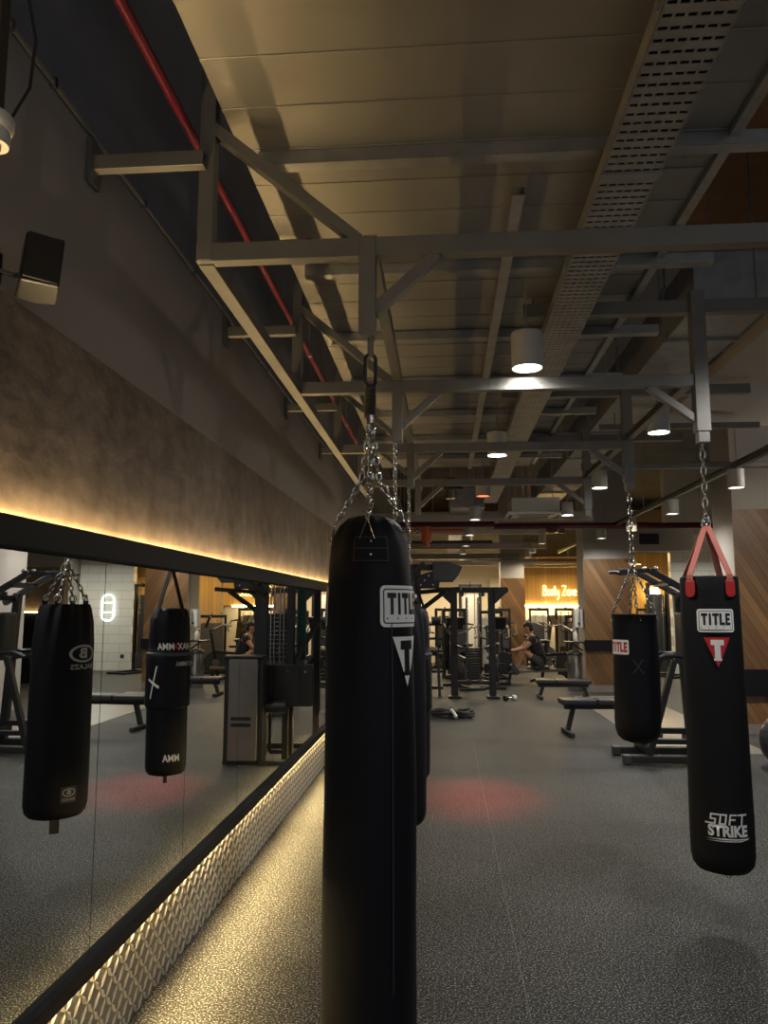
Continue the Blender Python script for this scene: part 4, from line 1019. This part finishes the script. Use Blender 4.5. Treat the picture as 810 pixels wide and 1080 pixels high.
sub(cm, 'support_leg', MB().bar((-0.78, 7.98, 0.03), (-0.78, 7.98, 0.58), 0.06, 0.06, (0,1,0)).bar((-0.62, 7.98, 0.10), (-0.78, 7.98, 0.10), 0.04, 0.04).bar((-0.62, 7.98, 0.10), (-0.62, 7.98, 0.5), 0.03, 0.03, (0,1,0)), 'black')
sub(cm, 'brace', MB().bar((-0.84, 8.1, 0.98), (-1.05, 8.3, 1.4), 0.05, 0.04, (0,1,0)).bar((-0.98, 8.66, 1.0), (-0.62, 8.2, 0.62), 0.05, 0.04, (0,1,0)), 'black')
sub(cm, 'diagonal_arm', MB().bar((-0.52, 8.06, 1.70), (-0.20, 7.90, 2.0), 0.055, 0.06, (0,1,0)), 'black', bevel=0.005)
sub(cm, 'top_beam', MB().bar((-0.98, 8.7, 2.0), (-0.05, 8.7, 2.0), 0.08, 0.07).bar((-0.52, 8.1, 2.02), (-0.52, 8.75, 2.02), 0.07, 0.06).bar((-0.80, 8.1, 2.02), (-0.80, 8.75, 2.02), 0.07, 0.06).bar((-0.86, 8.1, 2.02), (-0.46, 8.1, 2.02), 0.07, 0.06), 'black', bevel=0.005)
sub(cm, 'pulley_arm', MB().bar((-0.30, 8.72, 1.72), (0.18, 8.60, 1.76), 0.06, 0.045).bar((-0.30, 8.72, 1.50), (0.02, 8.62, 1.74), 0.05, 0.05, (0,1,0)), 'black', bevel=0.004)
sub(cm, 'pulley_box', MB().prism([(-0.16, -0.12), (0.10, -0.12), (0.13, 0.10), (-0.14, 0.02)], (-0.16, 8.66, 1.88), (1,0,0), (0,0,1), 0.12), 'black', bevel=0.01)
sub(cm, 'shield', MB().prism([(-0.16, -0.10), (0.06, -0.10), (0.13, -0.02), (0.17, 0.07), (0.02, 0.12), (-0.16, 0.12)], (0.03, 8.58, 1.93), (1,0,0), (0,0,1), 0.05), 'charcoal', bevel=0.012)
for k in range(5): sub(cm, 'bolt', MB().cyl((-0.26+0.045*k, 8.535, 1.80+0.05*(k % 3)), 0.008, 0.01, 8, 'y'), 'chrome')

# pull up / dip tower at the right
pt = thing('pull_up_tower', 'black pull-up and dip tower behind the tall slim punching bag', 'pull-up tower', (2.3, 8.4, 0))
z0 = 0.0
for yy in (8.12, 8.62):
    sub(pt, 'base_tube', MB().bar((1.79, yy, 0.055), (2.95, yy, 0.055), 0.09, 0.075), 'rubber', bevel=0.012)
    sub(pt, 'foot_cap', MB().bar((1.76, yy, 0.05), (1.84, yy, 0.05), 0.10, 0.09), 'charcoal', bevel=0.012)
    sub(pt, 'upright', MB().bar((2.58, yy, 0.08), (2.50, yy, 1.72), 0.075, 0.09, (0,1,0)), 'black', bevel=0.006)
    sub(pt, 'support_leg', MB().bar((2.02, yy, 0.08), (2.30, yy, 1.02), 0.055, 0.07, (0,1,0)), 'black', bevel=0.005)
    sub(pt, 'top_arm', MB().bar((2.66, yy, 1.60), (2.10, yy, 1.93), 0.06, 0.075, (0,1,0)), 'black', bevel=0.006)
    sub(pt, 'arm_link', MB().bar((2.10, yy, 1.93), (1.90, yy, 1.92), 0.045, 0.05, (0,1,0)), 'black', bevel=0.005)
    sub(pt, 'grip', MB().tube([(1.92, yy, 1.92), (1.86, yy+0.04, 1.935), (1.80, yy+0.04, 1.93)], 0.02, 10), 'charcoal', smooth=True)
    sub(pt, 'dip_handle', MB().tube([(2.55, yy, 1.06), (2.22, yy, 1.07), (2.10, yy, 1.02)], 0.022, 10), 'black', smooth=True)
    sub(pt, 'side_rail', MB().bar((2.30, yy, 1.02), (2.58, yy, 0.98), 0.05, 0.06, (0,1,0)), 'black', bevel=0.004)
    for k in range(2): sub(pt, 'arm_knob', MB().sphere((2.16-0.12*k, yy-0.02, 1.95), 0.022), 'chrome', smooth=True)
for xx, zz in ((2.02, 0.14), (2.52, 0.20), (2.55, 1.66), (2.3, 1.80)):
    sub(pt, 'cross_tube', MB().bar((xx, 8.10, zz), (xx, 8.64, zz), 0.06, 0.06), 'black', bevel=0.005)
sub(pt, 'platform', MB().bar((1.95, 8.62, 0.26), (2.9, 8.62, 0.26), 0.08, 0.06).bar((1.95, 8.30, 0.20), (2.9, 8.30, 0.20), 0.08, 0.05), 'black', bevel=0.006)
sub(pt, 'back_pad', MB().box((2.46, 8.37, 1.25), (0.07, 0.26, 0.50)), 'pad', bevel=0.02)
ws = MB()
for k in range(12): ws.box((2.84, 8.37, 0.30+0.05*k), (0.14, 0.26, 0.044))
sub(pt, 'weight_stack', ws, 'dark_steel', bevel=0.002)
for yy in (8.28, 8.46): sub(pt, 'guide_rod', MB().tube([(2.84, yy, 0.1), (2.84, yy, 1.68)], 0.013, 8), 'chrome', smooth=True)
sub(pt, 'stack_frame', MB().bar((2.94, 8.37, 0.06), (2.94, 8.37, 1.72), 0.07, 0.07, (0,1,0)).bar((2.50, 8.37, 1.70), (2.96, 8.37, 1.70), 0.07, 0.06), 'black', bevel=0.005)

# treadmill like cardio machine under the sign, bike
def cardio(label, loc, rz):
    t = thing('exercise_bike', label, 'exercise bike', loc, rz)
    MB().bar((0, -0.5, 0.03), (0, 0.55, 0.03), 0.08, 0.05).bar((-0.25, -0.45, 0.025), (0.25, -0.45, 0.025), 0.06, 0.05).bar((-0.25, 0.5, 0.025), (0.25, 0.5, 0.025), 0.06, 0.05).build('base_frame', 'black', t, bevel=0.004)
    MB().cyl((0, -0.25, 0.36), 0.26, 0.05, 32, 'x').build('flywheel', 'charcoal', t, smooth=True)
    MB().cyl((0, -0.25, 0.36), 0.08, 0.10, 20, 'x').build('hub', 'silver', t, smooth=True)
    MB().bar((0, -0.2, 0.08), (0, -0.38, 1.08), 0.07, 0.06, (0,1,0)).bar((0, 0.3, 0.08), (0, 0.2, 0.8), 0.06, 0.06, (0,1,0)).bar((0, 0.2, 0.55), (0, -0.3, 0.6), 0.06, 0.06).build('main_frame', 'black', t, bevel=0.005)
    MB().box((0, -0.44, 1.24), (0.36, 0.05, 0.26), (math.radians(-20), 0, 0)).build('console', 'black', t, bevel=0.012)
    for s in (-1, 1):
        MB().tube([(s*0.03, -0.36, 1.02), (s*0.20, -0.30, 1.08), (s*0.24, -0.1, 1.18), (s*0.22, 0.08, 1.16)], 0.018, 8).build('handlebar', 'silver', t, smooth=True)
        MB().bar((s*0.07, 0.02, 0.30), (s*0.07, -0.05*s, 0.30-0.14*s), 0.02, 0.03).box((s*0.13, -0.05*s, 0.30-0.15*s), (0.10, 0.08, 0.025)).build('pedal', 'black', t)
    MB().sphere((0, 0.24, 0.84), 0.12, (0.9, 1.1, 0.35)).build('saddle', 'pad', t, smooth=True)
    return t
cardio('exercise bike with silver handlebars left of the white wall dispenser', (2.35, 16.9, 0), math.radians(75))
cardio('exercise bike half hidden behind the seated person', (2.3, 19.9, 0), math.radians(60))
cardio('exercise bike in front of the twin white weight columns', (1.0, 15.7, 0), math.radians(170))
cardio('exercise bike seen through the tall cable rack', (0.35, 15.4, 0), math.radians(200))
cardio('exercise bike at the left, seen just right of the foreground bag', (-0.95, 17.5, 0), math.radians(150))

# rowing bench the person sits on
rb = thing('rowing_machine', 'low rowing machine with pale rail under the seated person', 'rowing machine', (1.85, 16.45, 0))
MB().bar((-0.55, 0, 0.24), (0.75, 0, 0.28), 0.08, 0.06).build('rail', 'silver', rb, bevel=0.004)
MB().box((0.13, 0, 0.33), (0.30, 0.32, 0.06)).build('seat', 'pad', rb, bevel=0.015)
MB().bar((0.68, 0, 0.26), (0.70, 0, 0.0), 0.06, 0.06, (0,1,0)).bar((0.70, -0.2, 0.03), (0.70, 0.2, 0.03), 0.05, 0.05).build('rear_leg', 'black', rb)
MB().bar((-0.5, 0, 0.24), (-0.55, 0, 0.0), 0.06, 0.06, (0,1,0)).bar((-0.55, -0.25, 0.03), (-0.55, 0.25, 0.03), 0.05, 0.05).build('front_leg', 'black', rb)
MB().cyl((-0.68, 0, 0.42), 0.23, 0.12, 28, 'y').bar((-0.56, 0, 0.25), (-0.66, 0, 0.42), 0.06, 0.08, (0,1,0)).build('flywheel', 'black', rb, smooth=True)
for s in (-1, 1): MB().box((-0.42, s*0.12, 0.30), (0.10, 0.11, 0.24), (0, math.radians(-35), 0)).build('foot_plate', 'charcoal', rb, bevel=0.006)
MB().tube([(-0.40, -0.24, 0.66), (-0.40, 0.24, 0.66)], 0.014, 8).tube([(-0.40, 0, 0.66), (-0.62, 0, 0.50)], 0.006, 6).build('handle', 'black', rb, smooth=True)

# ------------------------------------------------------------------ the person
def skin_mesh(name, verts, edges, root, m, parent, levels=2):
    me = bpy.data.meshes.new(name); me.from_pydata([v[0] for v in verts], edges, []); me.update()
    o = bpy.data.objects.new(name, me); COL.objects.link(o)
    sm = o.modifiers.new('Skin', 'SKIN'); sm.use_smooth_shade = True
    sk = me.skin_vertices[0].data
    for i, v in enumerate(verts):
        r_ = v[1]; sk[i].radius = r_ if isinstance(r_, tuple) else (r_, r_)
        sk[i].use_root = (i == root)
    ss = o.modifiers.new('Sub', 'SUBSURF'); ss.levels = levels; ss.render_levels = levels
    dg = bpy.context.evaluated_depsgraph_get(); dg.update()
    me2 = bpy.data.meshes.new_from_object(o.evaluated_get(dg)); me2.name = name
    bpy.data.objects.remove(o); bpy.data.meshes.remove(me)
    o = bpy.data.objects.new(name, me2); COL.objects.link(o)
    me2.materials.clear(); me2.materials.append(M[m])
    for p in me2.polygons: p.use_smooth = True
    if parent: o.parent = parent
    return o
pr = thing('person', 'person in a black top and dark grey shorts sitting on the rowing machine, leaning forward', 'person', (1.97, 16.45, 0.36))
vs, es = [], []
def jv(p, r, prev=None):
    vs.append((p, r)); 
    if prev is not None: es.append((prev, len(vs)-1))
    return len(vs)-1
hip = jv((0, 0, 0.09), (0.13, 0.15))
wst = jv((-0.04, 0, 0.26), (0.10, 0.125), hip)
chs = jv((-0.12, 0, 0.45), (0.11, 0.15), wst)
nck0 = jv((-0.19, 0, 0.585), (0.06, 0.09), chs)
nck = jv((-0.225, 0, 0.64), 0.05, nck0)
hd0 = jv((-0.255, 0, 0.715), (0.075, 0.065), nck)
hd = jv((-0.265, 0, 0.785), (0.095, 0.075), hd0)
hd2 = jv((-0.255, 0, 0.845), (0.07, 0.06), hd)
for s in (-1, 1):
    th_ = jv((-0.06, s*0.10, 0.08), 0.085, hip)
    kn = jv((-0.36, s*0.13, 0.31), 0.056, th_)
    cf = jv((-0.42, s*0.13, 0.16), 0.054, kn)
    an = jv((-0.50, s*0.13, -0.06), 0.036, cf)
    ft = jv((-0.565, s*0.13, -0.02), 0.036, an); jv((-0.63, s*0.13, 0.03), 0.026, ft)
    sh = jv((-0.18, s*0.17, 0.54), 0.062, nck0)
    el = jv((-0.34, s*0.22, 0.36), 0.042, sh)
    wr = jv((-0.51, s*0.15, 0.315), 0.028, el)
    pm = jv((-0.56, s*0.14, 0.312), (0.016, 0.034), wr)
    for k in range(4):
        y_ = s*0.14 + (k-1.5)*0.019; ln = [0.026, 0.032, 0.030, 0.022][k]
        f1 = jv((-0.56-ln, y_, 0.316), 0.009, pm); f2 = jv((-0.568-ln, y_, 0.296), 0.0085, f1); jv((-0.55-ln*0.6, y_, 0.282), 0.008, f2)
    t1 = jv((-0.555, s*0.14 - s*0.04, 0.295), 0.010, pm); jv((-0.585, s*0.14 - s*0.042, 0.282), 0.009, t1)
body = skin_mesh('body', vs, es, 0, 'skin', pr)
# nose and ears joined to the body mesh
bmx = bmesh.new(); bmx.from_mesh(body.data)
for c_, r_, sc_ in (((-0.362, 0, 0.775), 0.016, (1.2, .8, 1.5)), ((-0.25, 0.078, 0.775), 0.022, (.8, .4, 1.3)), ((-0.25, -0.078, 0.775), 0.022, (.8, .4, 1.3)), ((-0.342, 0, 0.735), 0.018, (.6, 1.2, .4))):
    bmesh.ops.create_uvsphere(bmx, u_segments=10, v_segments=6, radius=r_, matrix=Matrix.Translation(V(c_)) @ Matrix.Diagonal((*sc_, 1)))
bmx.to_mesh(body.data); bmx.free()
for p in body.data.polygons: p.use_smooth = True
for s in (-1, 1): MB().sphere((-0.347, s*0.032, 0.797), 0.010, seg=10).build('eye', 'black', pr, smooth=True)
b = MB(); b.sphere((-0.235, 0, 0.825), 0.1, (1.05, 0.86, 0.85)); b.sphere((-0.195, 0, 0.77), 0.075, (0.9, 1.05, 1.1))
b.build('hair', 'hair', pr, smooth=True)
sv = [((0, 0, 0.10), (0.142, 0.165)), ((-0.04, 0, 0.26), (0.115, 0.14)), ((-0.12, 0, 0.45), (0.125, 0.165)), ((-0.185, 0, 0.575), (0.075, 0.105)),
      ((-0.18, 0.17, 0.54), 0.075), ((-0.26, 0.20, 0.45), 0.062), ((-0.18, -0.17, 0.54), 0.075), ((-0.26, -0.20, 0.45), 0.062)]
skin_mesh('shirt', sv, [(0,1),(1,2),(2,3),(3,4),(4,5),(3,6),(6,7)], 0, 'shirt', pr)
sv = [((0, 0, 0.095), (0.145, 0.168)), ((-0.06, 0.10, 0.085), 0.102), ((-0.23, 0.118, 0.21), 0.086), ((-0.06, -0.10, 0.085), 0.102), ((-0.23, -0.118, 0.21), 0.086)]
skin_mesh('shorts', sv, [(0,1),(1,2),(0,3),(3,4)], 0, 'shorts', pr)
for s in (-1, 1):
    sv = [((-0.49, s*0.13, -0.045), 0.042), ((-0.555, s*0.13, -0.03), 0.046), ((-0.64, s*0.13, 0.035), 0.036)]
    skin_mesh('shoe', sv, [(0,1),(1,2)], 0, 'white', pr)

# ------------------------------------------------------------------ small things
bl = thing('exercise_ball', 'dark grey exercise ball on the floor, cut by the right photo edge', 'exercise ball', (3.30, 7.95, 0))
MB().sphere((0, 0, 0.268), 0.268, seg=48).build('ball_body', 'ball', bl, smooth=True)
g = MB()
for k in range(-3, 4):
    zz = 0.268 + k*0.055; rr = math.sqrt(max(0, 0.268**2 - (k*0.055)**2)) + 0.0005
    g.tube([(rr*math.cos(2*PI*i/48), rr*math.sin(2*PI*i/48), zz) for i in range(48)], 0.003, 6, closed=True)
g.build('ribs', 'ball', bl, smooth=True)
MB().cyl((0, -0.268, 0.268), 0.012, 0.012, 12, 'y').build('valve', 'charcoal', bl, smooth=True)

rc = thing('battle_rope', 'black battle rope coiled in two loops on the floor behind the hanging bags', 'rope', (0.09, 11.3, 0))
for (cx, n0, r0, ph) in ((-0.14, 4, 0.165, 0.4), (0.15, 4, 0.16, 2.0)):
    pts = []
    for k in range(n0*28+1):
        a = 2*PI*k/28 + ph; rr = r0 - 0.05*abs(((k/28) % 2) - 1) - 0.010*math.sin(k*0.33)
        zz = 0.024 + 0.020*(k/28) + 0.008*math.sin(k*0.5)
        pts.append((cx + rr*math.cos(a)*1.05 + 0.01*math.sin(k*.17), rr*math.sin(a)+0.02*math.sin(k*.21), zz))
    MB().tube(pts, 0.020, 8).build('rope_coil', 'rubber', rc, smooth=True)
MB().tube([(-0.02, -0.12, 0.13), (0.02, -0.14, 0.09), (0.06, -0.20, 0.03)], 0.026, 8).build('rope_end', 'white', rc, smooth=True)
MB().tube([(0.0, -0.10, 0.14), (-0.02, -0.115, 0.13)], 0.027, 8).build('grip_sleeve', 'black', rc, smooth=True)

ad = thing('hand_weight', 'small pale hand weight lying on the floor right of the cable rack', 'dumbbell', (1.08, 13.4, 0), math.radians(35))
MB().cyl((0, 0, 0.045), 0.016, 0.14, 12, 'x').build('grip', 'chrome', ad, smooth=True)
for s in (-1, 1): MB().cyl((s*0.09, 0, 0.045), 0.045, 0.07, 8, 'x').build('weight_head', 'white' if s > 0 else 'black', ad, bevel=0.006)

bn2 = thing('waste_bin', 'round chrome bin standing left of the wood column', 'bin', (2.44, 15.05, 0))
MB().lathe([(0, 0), (0.135, 0), (0.14, 0.01), (0.14, 0.70), (0.13, 0.70), (0.13, 0.66), (0, 0.66)], 32).build('bin_body', 'chrome', bn2, smooth=True)
MB().lathe([(0.14, 0.66), (0.147, 0.665), (0.147, 0.70), (0.14, 0.71), (0.06, 0.75), (0, 0.75)], 32).build('lid', 'black', bn2, smooth=True)
dsp = thing('towel_dispenser', 'white wall dispenser mounted on the side of the wood column', 'dispenser', (2.57, 15.15, 1.35))
MB().prism(rrect(0.20, 0.34, 0.05), (-0.015, -0.11, 0.0), (0,1,0), (0,0,1), 0.0001).box((-0.03, 0, 0), (0.16, 0.22, 0.34)).build('dispenser_case', 'white', dsp, bevel=0.03)
MB().cyl((-0.03, -0.112, -0.10), 0.022, 0.008, 16, 'y').build('dispenser_lock', 'black', dsp, smooth=True)
shf = thing('wall_shelf', 'small black shelf on the left side of the wood column below the dispenser', 'shelf', (2.5, 15.1, 0.9))
MB().box((-0.05, 0.05, 0.0), (0.36, 0.34, 0.03)).build('shelf_board', 'black', shf, bevel=0.004)
MB().bar((0.11, 0.05, -0.16), (-0.1, 0.05, -0.015), 0.03, 0.03, (0,1,0)).build('bracket', 'black', shf)
bt = thing('spray_bottle', 'white spray bottle standing on the small shelf by the wood column', 'bottle', (2.47, 15.1, 0.915))
MB().lathe([(0, 0), (0.045, 0), (0.05, 0.01), (0.05, 0.13), (0.035, 0.17), (0.018, 0.19), (0.018, 0.21), (0, 0.21)], 20).build('bottle_body', 'white', bt, smooth=True)
MB().box((-0.015, 0, 0.23), (0.08, 0.03, 0.035)).box((-0.04, 0, 0.205), (0.012, 0.012, 0.04)).build('trigger', 'white', bt, bevel=0.005)
wl = thing('wall_lamp', 'round glowing yellow lamp on the far yellow wall', 'lamp', (6.25, 23.9, 2.0))
MB().sphere((0, -0.1, 0), 0.17, seg=24).build('globe', 'lamp_yellow', wl, smooth=True)
MB().cyl((0, 0.04, 0), 0.08, 0.12, 20, 'y').build('wall_mount', 'black', wl, smooth=True)
for k, (x, lab) in enumerate(((6.05, 'left'), (6.45, 'right'))):
    s_ = thing('column_speaker', 'narrow black column speaker below the glowing wall lamp, the %s one' % lab, 'loudspeaker', (x, 23.85, 1.35))
    MB().box((0, 0, 0), (0.14, 0.16, 0.62)).build('cabinet', 'black', s_, bevel=0.01)
    MB().box((0, -0.082, 0), (0.11, 0.01, 0.56)).build('grille', 'rubber', s_)
    MB().box((0, 0.115, 0), (0.05, 0.08, 0.08)).build('wall_mount', 'black', s_)
sw = thing('wall_socket', 'small power socket low on the white tiled wall', 'socket', (5.62, 18.99, 0.35))
MB().box((0, 0, 0), (0.09, 0.012, 0.09)).build('socket_plate', 'charcoal', sw, bevel=0.003)
MB().box((0, -0.008, 0), (0.04, 0.006, 0.04)).build('socket_face', 'black', sw)

# ------------------------------------------------------------------ strip glow, plus added lights brightening the far area, no fixtures
def area(loc, sx, sy, watts, col, rot=(0,0,0), name='added_fill_light'):
    L = bpy.data.lights.new(name, 'AREA'); L.shape = 'RECTANGLE'; L.size = sx; L.size_y = sy; L.energy = watts; L.color = col
    o = bpy.data.objects.new(name, L); COL.objects.link(o); o.location = loc; o.rotation_euler = rot
    return o
# downward facing light of the strip under the lower mirror frame
area((MX+0.02, 4.4, 0.330), 0.012, 10.6, 92, (1.0, 0.72, 0.32), (0, math.radians(-34), 0), 'strip_glow').data.spread = math.radians(66)
area((MX+0.004, 3.4, 1.808), 0.012, 12.6, 22, (1.0, 0.72, 0.36), (0, math.radians(180+10), 0), 'strip_glow').data.spread = math.radians(62)
area((0.3, 18.5, 2.72), 2.0, 0.3, 70, (1.0, 0.80, 0.52))
area((0.3, 21.6, 2.60), 2.6, 0.3, 90, (1.0, 0.78, 0.48), (math.radians(-25), 0, 0))
area((3.3, 22.9, 2.95), 2.2, 0.2, 60, (1.0, 0.66, 0.24), (math.radians(-20), 0, 0))
area((4.2, 20.3, 2.9), 1.2, 0.2, 50, (1.0, 0.68, 0.26), (math.radians(-25), 0, 0))
area((6.2, 22.8, 3.0), 2.6, 0.3, 110, (1.0, 0.68, 0.26), (math.radians(-20), 0, 0))
area((6.1, 17.4, 3.1), 1.6, 0.3, 80, (1.0, 0.95, 0.84), (math.radians(-15), 0, 0))
area((3.0, 12.0, 2.9), 0.6, 1.6, 14, (1.0, 0.85, 0.62))

w = bpy.data.worlds.new('World'); scene.world = w; w.use_nodes = True
w.node_tree.nodes['Background'].inputs[0].default_value = (0.84, 0.90, 1.0, 1); w.node_tree.nodes['Background'].inputs[1].default_value = 0.36

# ------------------------------------------------------------------ camera
cd_ = bpy.data.cameras.new('Camera'); cam = bpy.data.objects.new('Camera', cd_); COL.objects.link(cam)
cd_.sensor_fit = 'VERTICAL'; cd_.sensor_height = 36; cd_.lens = 815/1080*36; cd_.clip_start = 0.02; cd_.clip_end = 100
psi = math.atan(0.0779); pit = math.radians(7.065)
fwd = V((-math.sin(psi)*math.cos(pit), math.cos(psi)*math.cos(pit), math.sin(pit)))
cam.location = (0, 0, 1.55); cam.rotation_euler = fwd.to_track_quat('-Z', 'Y').to_euler()
scene.camera = cam
vs_ = scene.view_settings; vs_.view_transform = 'Standard'; vs_.look = 'None'; vs_.gamma = 1; vs_.exposure = 0; vs_.use_curve_mapping = False
scene.cycles.use_denoising = True
scene.cycles.max_bounces = 10; scene.cycles.glossy_bounces = 5; scene.cycles.diffuse_bounces = 4
scene.cycles.sample_clamp_indirect = 6
